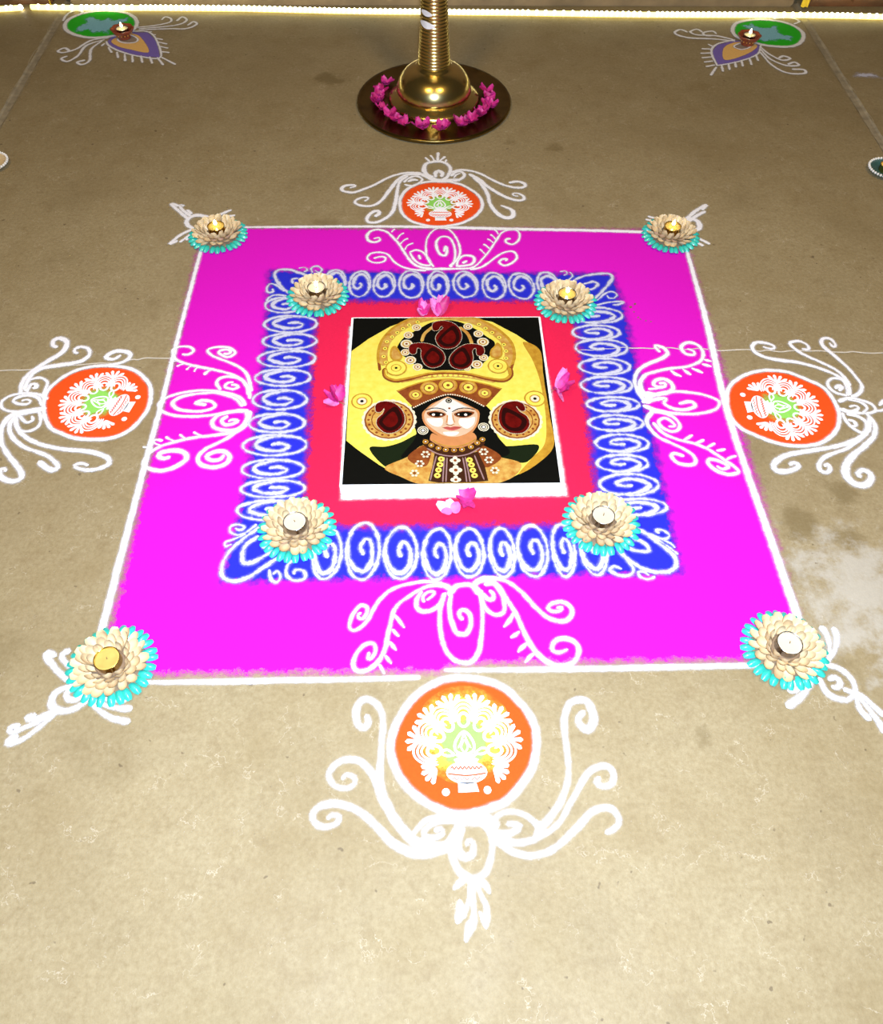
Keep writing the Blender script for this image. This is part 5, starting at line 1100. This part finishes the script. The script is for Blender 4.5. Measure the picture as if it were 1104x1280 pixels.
for key, ring, ang, label in (
        ('front_medallion', 'ring_front', 90, 'orange powder medallion on the square side farthest from the brass lamp, three-leaf tail below'),
        ('left_medallion', 'ring_left', 164, 'orange powder medallion on the square side opposite the damp floor blotches'),
        ('right_medallion', 'ring_right', -3, 'orange powder medallion on the square side beside the damp floor blotches'),
        ('back_medallion', 'ring_back', 88, 'orange powder medallion between the magenta square and brass lamp')):
    t = empty('rangoli_medallion')
    tag(t, label, 'rangoli', 'orange pot medallions around the square')
    poly = POLYGONS[ring]
    c = np.mean(spline(poly, 0.5, True), 0) / 100
    R = np.mean(np.linalg.norm(spline(poly, 0.5, True) / 100 - c, axis=1))
    fz = 0.0045 if key == 'front_medallion' else 0.003
    powder_sheet('orange_disc', poly, 'orange', t, 0.0006, fz, 0.003, True, grow=-0.004)
    up = np.array((math.cos(math.radians(ang)), math.sin(math.radians(ang))))
    g = (c + up * -0.02 * R) * 100
    if key == 'front_medallion':
        powder_sheet('yellow_haze', [tuple((c + up * 0.12 * R + 0.62 * R * np.array((math.cos(q), math.sin(q)))) * 100) for q in np.linspace(0, 2 * math.pi, 24)[:-1]], 'yellow', t, 0.0009, 0.022, 0.004)
    powder_sheet('green_centre', [tuple(g + 34 * R * np.array((math.cos(q), math.sin(q)))) for q in np.linspace(0, 2 * math.pi, 24)[:-1]], 'green', t, 0.0012, 0.014, 0.004)
    stroke('ring_line', poly, 1.15 if key == 'front_medallion' else 1.0, 'white', t, 0.0014, closed=True)
    for w, pts in STROKES[key]:
        stroke('scroll_line', pts, [x * {'back_medallion': 1.2, 'front_medallion': 0.86}.get(key, 1.0) for x in w], 'white', t, 0.0014 + random.uniform(0, 0.0004))
    stencil(t, c[0], c[1], R * 0.955, math.radians(ang))

for key, label in (
        ('flourish_front_left', 'white powder flourish beneath the shell candle holder with a gold cup'),
        ('flourish_front_right', 'white powder flourish beside pale dusty floor, under a shell candle holder'),
        ('flourish_back_left', 'white powder flourish with three-pronged tail under a lit corner candle holder'),
        ('flourish_back_right', 'white powder flourish with one broad wing under a lit corner candle holder')):
    t = empty('rangoli_flourish')
    tag(t, label, 'rangoli', 'white flourishes at the square corners')
    for w, pts in STROKES[key]:
        stroke('flourish_line', pts, w, 'white', t, 0.0016 + random.uniform(0, 0.0003))

for side, label in (('left', 'green disc and violet feather rangoli near the rope light gap'), ('right', 'green disc and violet feather rangoli near the unbroken rope light and yellow cloth')):
    t = empty('rangoli_peacock')
    tag(t, label, 'rangoli', 'peacock feather rangolis by the step')
    powder_sheet('green_disc', POLYGONS['green_' + side], 'deep_green', t, 0.0006, 0.004, 0.004, True)
    stroke('ring_line', POLYGONS['green_' + side], 1.5, 'white', t, 0.0012, closed=True)
    powder_sheet('bird_motif', POLYGONS['bird_' + side], 'sky', t, 0.0012, 0.008, 0.003, True)
    powder_sheet('feather', POLYGONS['purple_' + side], 'violet', t, 0.0008, 0.003, 0.003)
    powder_sheet('feather_eye', POLYGONS['yellow_' + side], 'ochre_powder', t, 0.0014, 0.003, 0.003, True)
    powder_sheet('feather_core', POLYGONS['heart_' + side], 'grey', t, 0.0020, 0.002, 0.002, True)
    stroke('core_line', POLYGONS['heart_' + side], 0.7, 'white', t, 0.0020, closed=True)
    for w, pts in STROKES['peacock_' + side]:
        stroke('feather_line', pts, [x * 1.3 for x in w], 'white', t, 0.0018)
# a smear of spilt white powder by the joint
tag(powder_sheet('powder_smear', [(130.5, 137.5), (133, 140.5), (138, 140), (141, 136.5), (142.5, 134), (139, 136.5), (134, 137)], 'chalk', None, 0.0006, 0.014, 0.004), 'faint smear of spilt white powder across the floor joint', 'powder')

# ------------------------------------------------------------------ framed picture on the floor
pic = tag(empty('picture_board', (0.0026, 0.0038, 0.0024)), 'thick white board printed with a golden crowned goddess face on black', 'picture')
box('board', (-0.2125, -0.2355, 0.0006), (0.2125, 0.2365, 0.0250), 'board', pic, 0.0012)
link('print_ground', [(-0.2075, -0.2315, 0.0252), (0.2075, -0.2315, 0.0252), (0.2075, 0.2325, 0.0252), (-0.2075, 0.2325, 0.0252)], [(0, 1, 2, 3)], 'ink_black_ink', pic)
lim = (0.2070, 0.2310, 0.2320)
def clampp(a, b):
    return min(max(a / 100, -lim[0]), lim[0]), min(max(b / 100, -lim[1]), lim[2])
zl = 0.02535
SMOOTH = {'face', 'cheek', 'forehead', 'cheek_light', 'chin', 'nose', 'lips', 'eyelid', 'eye', 'paisley', 'mango_motif', 'hair', 'crown_window', 'neck', 'garment', 'shoulder_shadow', 'shoulder_drape', 'halo_rim'}
def flat(name, pts, ink, z, parent=None, smooth_it=False):
    P = [tuple(p) for p in (spline(pts, 0.4, True) if smooth_it else pts)]
    return link(name, [(*clampp(*p), z) for p in P], [list(range(len(P)))], ink + '_ink', parent or pic)
def disc_pts(x, y, r, n=20, kind='disc'):
    out = []
    if kind == 'scallop':
        n = 96
    if kind == 'quatrefoil':
        n = 48
    for i in range(n):
        a = 2 * math.pi * i / n
        q = r
        if kind == 'scallop':
            q = r * (1 + 0.05 * abs(math.sin(a * 12)))
        if kind == 'quatrefoil':
            q = r * (0.62 + 0.38 * abs(math.cos(2 * a)))
        out.append((x + q * math.cos(a), y + q * math.sin(a)))
    return out
def beading(name, line, r, ink, z, parent, closed):
    P = spline(line, 0.12, closed)
    V, F = [], []
    acc, last = 9.0, P[0]
    for p in P:
        acc += np.linalg.norm(p - last)
        last = p
        if acc > 2.5 * r:
            acc = 0
            b = len(V)
            V += [(*clampp(*q), z) for q in disc_pts(p[0], p[1], r, 8)]
            F.append(list(range(b, b + 8)))
    return link(name, V, F, ink + '_ink', parent)
for how, kind, ink, pts in PRINT:
    zl += 0.00003
    if how == 'area':
        o = flat(kind, pts, ink, zl, None, kind in SMOOTH)
        if kind == 'paisley':
            q = pts[3:10]
            mx, my = np.mean(q, 0)
            for sc, nk in ((0.80, 'paisley_dark'), (0.52, 'paisley_red')):
                zl += 0.00003
                flat('paisley_shade', [(mx + (a - mx) * sc - (0.1 if nk == 'paisley_red' else 0), my + (b - my) * sc) for a, b in q], nk, zl, o, True)
            zl += 0.00003
            beading('beading', pts, 0.085, 'cream_print', zl, o, True)
    elif how == 'discs':
        for x, y, r in pts:
            V, F, fm, mats = [], [], [], []
            z = zl
            for shape, nk, f in ink:
                if nk + '_ink' not in mats:
                    mats.append(nk + '_ink')
                if shape == 'studs':
                    ns = 20 if r > 1.5 else 6
                    rings = [disc_pts(x + r * f * math.cos(2 * math.pi * i / ns), y + r * f * math.sin(2 * math.pi * i / ns), r * (0.055 if ns == 20 else 0.34), 8) for i in range(ns)]
                else:
                    rings = [disc_pts(x, y, r * f, 20, shape)]
                for ring in rings:
                    b = len(V)
                    V += [(*clampp(*p), z) for p in ring]
                    F.append(list(range(b, b + len(ring))))
                    fm.append(mats.index(nk + '_ink'))
                z += 0.00002
            link(kind, V, F, None, pic, None, False, mats, fm)
        zl += 0.0001
    elif how < 0:
        beading(kind, pts, -how / 2, ink, zl, pic, False)
    else:
        V, F, cv = ribbon(pts, how, 0.0, 0.00005, False, 0.0)
        link(kind, [(*clampp(v[0] * 100, v[1] * 100), zl) for v in V], F, ink + '_ink', pic)

# ------------------------------------------------------------------ brass oil lamp
lampo = tag(empty('brass_oil_lamp', (-0.012, 1.215, 0)), 'tall polished brass oil lamp with ringed column and wide round plate', 'oil lamp')
lathe_obj('base_plate', [(0.0, 0.0), (0.222, 0.0), (0.229, 0.004), (0.231, 0.010), (0.228, 0.014), (0.221, 0.0125), (0.21, 0.010), (0.14, 0.012), (0.0, 0.012)], 'dark_brass', lampo, 72)
lathe_obj('foot_ring', [(0.0, 0.012), (0.134, 0.012), (0.136, 0.017), (0.131, 0.023), (0.120, 0.029), (0.112, 0.034), (0.108, 0.037), (0.0, 0.037)], 'brass', lampo, 72)
lathe_obj('dome', [(0.0, 0.036), (0.108, 0.036), (0.1105, 0.040), (0.1095, 0.046), (0.1085, 0.052), (0.105, 0.064), (0.098, 0.077), (0.087, 0.090), (0.073, 0.100), (0.058, 0.106), (0.052, 0.108), (0.050, 0.113), (0.0, 0.113)], 'brass', lampo, 72)
prof = [(0.0, 0.112)]
z = 0.112
while z < 0.74:
    r = 0.0455 - 0.062 * (z - 0.112) if z < 0.30 else 0.0339 - 0.012 * (z - 0.30)
    prof += [(r - 0.0022, z), (r + 0.0006, z + 0.0022), (r + 0.0010, z + 0.0043), (r + 0.0006, z + 0.0064)]
    z += 0.0086
prof += [(0.026, z), (0.0, z)]
lathe_obj('column', prof, 'brass', lampo, 48)
lathe_obj('knop', [(0.0, 0.74), (0.028, 0.74), (0.045, 0.755), (0.048, 0.77), (0.036, 0.785), (0.024, 0.79), (0.022, 0.81), (0.0, 0.81)], 'brass', lampo, 48)
lathe_obj('oil_bowl', [(0.0, 0.808), (0.03, 0.808), (0.09, 0.818), (0.125, 0.835), (0.128, 0.842), (0.122, 0.842), (0.085, 0.828), (0.0, 0.824)], 'brass', lampo, 60)
lathe_obj('finial', [(0.0, 0.824), (0.022, 0.824), (0.016, 0.85), (0.028, 0.875), (0.030, 0.89), (0.018, 0.91), (0.010, 0.94), (0.006, 0.97), (0.0, 0.985)], 'brass', lampo, 36)
def ash_mark(z0, z1, a0, a1):
    V, F = [], []
    n, m = 12, 8
    for i in range(n + 1):
        for k in range(m + 1):
            a = a0 + (a1 - a0) * i / n
            s = math.sin(math.pi * (0.08 + 0.84 * i / n))
            zz = (z0 + z1) / 2 + (z1 - z0) / 2 * s * (2 * k / m - 1) - 0.004 * i / n
            r = 0.0455 - 0.062 * (zz - 0.112) + 0.0020
            V.append((r * math.cos(a), r * math.sin(a), zz))
    for i in range(n):
        for k in range(m):
            q = i * (m + 1) + k
            F.append((q, q + m + 1, q + m + 2, q + 1))
    o = link('ash_mark', V, F, 'ash', lampo, None, True)
ash_mark(0.222, 0.240, math.radians(200), math.radians(272))
ash_mark(0.252, 0.266, math.radians(205), math.radians(262))

# ------------------------------------------------------------------ flowers
def petal_mesh(name, L, W, curl=0.35, cup=0.25, shape=1.0, nx=5, ny=4):
    V, F = [], []
    for i in range(nx + 1):
        s = i / nx
        w = W * (0.18 + 0.82 * math.sin(math.pi * min(1, (0.12 + 0.80 * s**0.9))) ** shape)
        for k in range(ny + 1):
            q = 2 * k / ny - 1
            V.append((L * s, w / 2 * q, L * curl * s * s + W * cup * q * q * s + 0.0004))
    for i in range(nx):
        for k in range(ny):
            a = i * (ny + 1) + k
            F.append((a, a + ny + 1, a + ny + 2, a + 1))
    me = bpy.data.meshes.new(name)
    me.from_pydata(V, [], F)
    me.polygons.foreach_set('use_smooth', [True] * len(F))
    return me
def add_petal(parent, deg, L, W, tiltd, mat, curl=0.3, z=0.001, roll=0.0):
    me = petal_mesh('petal', L, W, curl)
    me.materials.append(M[mat])
    o = bpy.data.objects.new('petal', me)
    o.location = (0, 0, z)
    o.rotation_euler = (roll, -math.radians(tiltd), math.radians(deg))
    col.objects.link(o)
    o.parent = parent
def flower(x, y, z, petals, stem, label, group=None, name='pink_flower'):
    t = empty(name, (x, y, z))
    petals = [(d, L * 1.25, W * 1.25, tl, m) for d, L, W, tl, m in petals]
    for k, (deg, L, W, tiltd, mat) in enumerate(petals):
        add_petal(t, deg, L, W, tiltd, mat, 0.12 + 0.08 * (k % 3), 0.001 + 0.0012 * k, 0.25 * (k % 3 - 1))
    if stem:
        a = math.radians(stem[0])
        L = stem[1]
        tube('stem', [(0, 0, 0.003), (L * 0.5 * math.cos(a), L * 0.5 * math.sin(a), 0.005), (L * math.cos(a + .3), L * math.sin(a + .3), 0.002)], 0.0008, 'stem', t, 6)
    return tag(t, label, 'flower', group)
zf = 0.0035
flower(-0.227, 0.005, zf, [(-159, .027, .016, 12, 'pink'), (159, .030, .012, 20, 'rose'), (135, .028, .014, 30, 'rose_deep'), (104, .028, .014, 18, 'rose'), (69, .026, .018, 25, 'rose'), (170, .018, .012, 40, 'rose_deep')], (-42, .022), 'pink flower with pale lower petal between blue spirals and picture, thin dark stem')
flower(0.236, 0.036, zf, [(65, .040, .020, 14, 'pink'), (-148, .012, .014, 15, 'rose'), (-45, .026, .022, 20, 'rose'), (-89, .042, .008, 8, 'pink'), (5, .029, .014, 10, 'rose_deep'), (40, .030, .014, 35, 'rose')], (-165, .019), 'pink flower with long curved petal, stem touching the picture side')
flower(-0.046, 0.272, zf, [(90, .026, .018, 20, 'pink'), (165, .016, .016, 15, 'pink'), (112, .030, .016, 10, 'rose'), (40, .02, .014, 30, 'rose')], None, 'crumpled pink flower at the picture edge toward the lamp, rounder of the pair', 'flowers at the picture top edge')
flower(-0.013, 0.270, zf, [(112, .035, .016, 20, 'pink'), (84, .037, .018, 15, 'pink'), (60, .035, .018, 22, 'rose_deep'), (138, .020, .012, 30, 'pink'), (100, .02, .012, 45, 'rose')], None, 'crumpled pink flower at the picture edge toward the lamp, with dark bent petal', 'flowers at the picture top edge')
flower(0.028, -0.249, zf, [(92, .028, .017, 26, 'rose'), (29, .021, .020, 15, 'rose'), (-163, .015, .014, 12, 'rose'), (-100, .024, .016, 10, 'rose'), (-65, .030, .013, 8, 'rose')], None, 'bright pink five-petalled flower leaning on the picture white edge')
flower(0.002, -0.276, zf, [(158, .026, .018, 14, 'pale_pink'), (113, .018, .018, 22, 'pale_pink'), (30, .016, .018, 18, 'pink'), (-157, .018, .013, 10, 'pink')], (80, .030), 'pale pink flower lying on crimson powder below the picture')
for k, (x, y) in enumerate(POLYGONS['lamp_flowers']):
    base = random.uniform(0, 360)
    dx, dy = x / 100 + 0.012, y / 100 - 1.215
    rr = math.hypot(dx, dy)
    rr2 = min(max(rr, 0.166), 0.187)
    flower(-0.012 + dx / rr * rr2, 1.215 + dy / rr * rr2, 0.0115,
           [(base + 90 * q + random.uniform(-25, 25), random.uniform(.018, .025), random.uniform(.014, .019), random.uniform(8, 38), random.choice(('rose', 'rose', 'rose_deep'))) for q in range(4)], None,
           'small magenta flower lying on the brass lamp plate', 'flowers around the lamp foot', 'magenta_flower')

# ------------------------------------------------------------------ shell candle holders and tealights
def shell_mesh(name, L, W, H, mat, dome):
    V, F = [], []
    nx, ny = 6, 4
    for i in range(nx + 1):
        s = i / nx
        e = 0.10 + 0.87 * s
        w = W / 2 * math.sqrt(max(0.0, 1 - ((e - 0.52) / 0.52) ** 2)) if e > 0.52 else W / 2 * (1 - 0.55 * ((0.52 - e) / 0.52) ** 2)
        for k in range(ny + 1):
            q = 2 * k / ny - 1
            V.append((L * s, w * q, (1 if dome else -1) * (H * (1 - q * q) * math.sin(math.pi * min(1, 0.08 + 0.86 * s)))))
    for i in range(nx):
        for k in range(ny):
            a = i * (ny + 1) + k
            F.append((a, a + ny + 1, a + ny + 2, a + 1))
    me = bpy.data.meshes.new(name)
    me.from_pydata(V, [], F)
    me.polygons.foreach_set('use_smooth', [True] * len(F))
    me.materials.append(M[mat])
    return me
teal_me = shell_mesh('teal_shell', 0.0235, 0.0135, 0.0062, 'teal', True)
cream_me = [shell_mesh('cream_shell', L, W, 0.0056, 'shell', False) for L, W in ((0.0265, 0.0172), (0.0255, 0.0165), (0.0215, 0.0150))]
def make_holder():
    t = empty('shell_candle_holder')
    lathe_obj('base', [(0, 0.0035), (0.054, 0.0035), (0.055, 0.0055), (0.054, 0.0080), (0.0, 0.0080)], 'card', t, 32)
    lathe_obj('pad', [(0.024, 0.0075), (0.0235, 0.0150), (0.022, 0.0160), (0, 0.0160)], 'card', t, 24)
    for i in range(28):
        a = 2 * math.pi * i / 28 + random.uniform(-.03, .03)
        o = bpy.data.objects.new('teal_shell', teal_me)
        r = 0.0500 + random.uniform(-.001, .001)
        o.location = (r * math.cos(a), r * math.sin(a), 0.0080)
        o.rotation_euler = (random.uniform(-.15, .15), random.uniform(.06, .18), a)
        col.objects.link(o)
        o.parent = t
    for row, (n, r, z, tiltd, mi) in enumerate(((17, 0.0375, 0.0130, 20, 0), (16, 0.0315, 0.0150, 38, 0), (13, 0.0265, 0.0150, 56, 1), (10, 0.0238, 0.0150, 70, 2))):
        for i in range(n):
            a = 2 * math.pi * (i + 0.5 * (row % 2)) / n + random.uniform(-.05, .05)
            o = bpy.data.objects.new('cream_shell', cream_me[mi])
            o.location = (r * math.cos(a), r * math.sin(a), z)
            o.rotation_euler = (random.uniform(-.35, .35), -math.radians(tiltd + random.uniform(-8, 8)), a)
            col.objects.link(o)
            o.parent = t
    return t
def make_tealight(cup='foil', wax='wax', lit=True, R=0.0205, H=0.0165):
    t = empty('tealight')
    lathe_obj('cup', [(0, 0), (R - 0.001, 0), (R, 0.001), (R, H - 0.0008), (R + 0.0007, H), (R - 0.0004, H + 0.0002), (R - 0.0008, H - 0.0030), (R - 0.0008, 0.002), (0, 0.002)], cup, t, 40)
    lathe_obj('wax', [(R - 0.0009, 0.002), (R - 0.0009, H - 0.0016), (R - 0.004, H - 0.0024), (0.004, H - 0.0028), (0, H - 0.0024)], wax, t, 40)
    tube('wick', [(0, 0, H - 0.004), (0.0003, 0, H), (0.0012, 0, H + 0.0035)], 0.0007, 'wick', t, 6)
    if lit:
        lathe_obj('flame', [(0, H + 0.0015), (0.0022, H + 0.003), (0.0042, H + 0.0060), (0.0038, H + 0.0095), (0.0018, H + 0.0135), (0, H + 0.0175)], 'flame', t, 16)
    return t
proto = make_holder()
HOLD = [  # x, y, turn, cup, wax, lit, holder label, tealight label
    (-0.566, -0.578, 10, 'gold_foil', 'melt', False, 'shell candle holder with a gold cup on a magenta square corner', 'gold tealight cup with melted wax in a corner shell holder'),
    (0.555, -0.566, 47, 'foil', 'wax', False, 'shell candle holder at magenta square corner by pale dusty floor', 'full cream tealight at the corner by the pale dusty floor'),
    (-0.286, -0.313, 80, 'foil', 'wax', False, 'shell candle holder on blue border, its unlit cream tealight in silver cup', 'unlit cream tealight standing proud on blue border holder'),
    (0.281, -0.306, 23, 'foil', 'wax', False, 'shell candle holder on blue border with a yellow-wicked unlit tealight', 'unlit white tealight with yellow wick spot on blue border'),
    (-0.295, 0.338, 65, 'foil', 'wax', True, 'shell candle holder with tall bright flame on the blue border', 'silver tealight with tall bright flame on the blue border'),
    (0.283, 0.312, 5, 'foil', 'melt', True, 'shell candle holder on blue border near the brown crumbs', 'lit tealight on blue border near the brown crumbs'),
    (-0.560, 0.570, 33, 'gold_foil', 'melt', True, 'shell candle holder with lit gold tealight at a magenta corner facing the lamp', 'lit gold tealight at a magenta corner facing the lamp'),
    (0.576, 0.564, 55, 'gold_foil', 'melt', True, 'shell candle holder with lit gold tealight at a magenta corner facing the lamp', 'lit gold tealight at a magenta corner facing the lamp')]
for k, (x, y, turn, cup, wax, lit, hl, tl) in enumerate(HOLD):
    h = proto if k == 0 else copy_tree(proto)
    h.location = (x, y, 0.0)
    h.rotation_euler = (0, 0, math.radians(turn))
    tag(h, hl, 'candle holder', 'shell candle holders')
    c = make_tealight(cup, wax, lit)
    c.location = (x, y, 0.0162)
    c.rotation_euler = (0, 0, math.radians(turn * 3))
    tag(c, tl, 'tealight', 'tealights in shell holders')

# ------------------------------------------------------------------ clay diyas on the peacock feathers
def make_diya(x, y, label, turn):
    t = empty('clay_diya', (x, y, 0.003), math.radians(turn))
    V, F = lathe([(0, 0.0), (0.020, 0.0), (0.0215, 0.002), (0.020, 0.005), (0.024, 0.012), (0.031, 0.020), (0.036, 0.0265), (0.0365, 0.029), (0.034, 0.029), (0.027, 0.020), (0.022, 0.012), (0, 0.011)], 48)
    V = [(a * (1 + 0.05 * math.sin(8 * math.atan2(b, a))) if c > 0.018 else a, b * (1 + 0.05 * math.sin(8 * math.atan2(b, a))) if c > 0.018 else b, c) for a, b, c in V]
    link('bowl', V, F, 'clay', t, None, True)
    for i in range(16):
        a = 2 * math.pi * i / 16
        o = lathe_obj('painted_dot', [(0, 0.0022), (0.0018, 0.0012), (0.0022, 0), (0, -0.001)], 'clay_gold', t, 8)
        r = 0.0262
        o.location = (r * math.cos(a), r * math.sin(a), 0.0135)
        o.rotation_euler = (0, math.radians(60), a)
    return tag(t, label, 'diya', 'clay diyas on the peacock rangolis')
for x, y, s, turn in ((-1.019, 1.622, 'the rope light gap', 0), (1.024, 1.586, 'the yellow cloth strip', 20)):
    make_diya(x, y, 'red clay diya with gold dots on the feather nearer ' + s, turn)
    c = make_tealight('foil', 'wax', True, 0.0195, 0.0150)
    c.location = (x, y, 0.0172)
    tag(c, 'lit silver tealight inside the clay diya nearer ' + s, 'tealight', 'tealights in clay diyas')
# ------------------------------------------------------------------ beaded saucers at the sides
bead_me = None
for x, y, s in ((-1.222, 0.884, 'pale bead-rimmed saucer beside the floor joint, its tealight unlit'), (1.226, 0.849, 'dark teal bead-rimmed saucer holding a gold tealight by the floor joint')):
    t = empty('beaded_saucer', (x, y, 0.0))
    lathe_obj('dish', [(0, 0), (0.028, 0), (0.038, 0.005), (0.047, 0.010), (0.048, 0.012), (0.046, 0.013), (0.036, 0.008), (0.028, 0.006), (0, 0.006)], 'saucer' if x > 0 else 'shell', t, 40)
    if bead_me is None:
        bm = bmesh.new()
        bmesh.ops.create_uvsphere(bm, u_segments=8, v_segments=6, radius=0.0036)
        bead_me = bpy.data.meshes.new('bead')
        bm.to_mesh(bead_me)
        bm.free()
        bead_me.materials.append(M['bead'])
    for i in range(36):
        a = 2 * math.pi * i / 36
        o = bpy.data.objects.new('bead', bead_me)
        o.location = (0.0470 * math.cos(a), 0.0470 * math.sin(a), 0.0140)
        col.objects.link(o)
        o.parent = t
    tag(t, s, 'saucer')
    c = make_tealight('gold_foil', 'melt', x > 0, 0.0205, 0.0165)
    c.location = (x, y, 0.0062)
    tag(c, 'lit gold tealight in the dark teal saucer' if x > 0 else 'gold tealight in the pale bead-rimmed saucer', 'tealight')

# ------------------------------------------------------------------ crumbs
crumb_bm = bmesh.new()
bmesh.ops.create_icosphere(crumb_bm, subdivisions=1, radius=0.003)
crumb_me = bpy.data.meshes.new('crumb')
crumb_bm.to_mesh(crumb_me)
crumb_bm.free()
crumb_me.materials.append(M['crumb'])
for x, y, s in ((43.4, 29.9, 1.3), (44.6, 31.0, 1.2), (43.9, 28.3, .8), (44.6, 26.4, .9), (45.0, 25.8, .7), (46.2, 25.3, .7), (47.3, 25.0, .7)):
    o = bpy.data.objects.new('crumb', crumb_me)
    o.location = (x / 100, y / 100, 0.0006 + 0.003 * 0.45 * s)
    o.scale = (s, s * 0.8, s * 0.45)
    o.rotation_euler = (0, 0, x)
    col.objects.link(o)
    tag(o, 'tiny brown crumb on magenta powder beside the blue border', 'crumb', 'crumbs on the magenta powder')
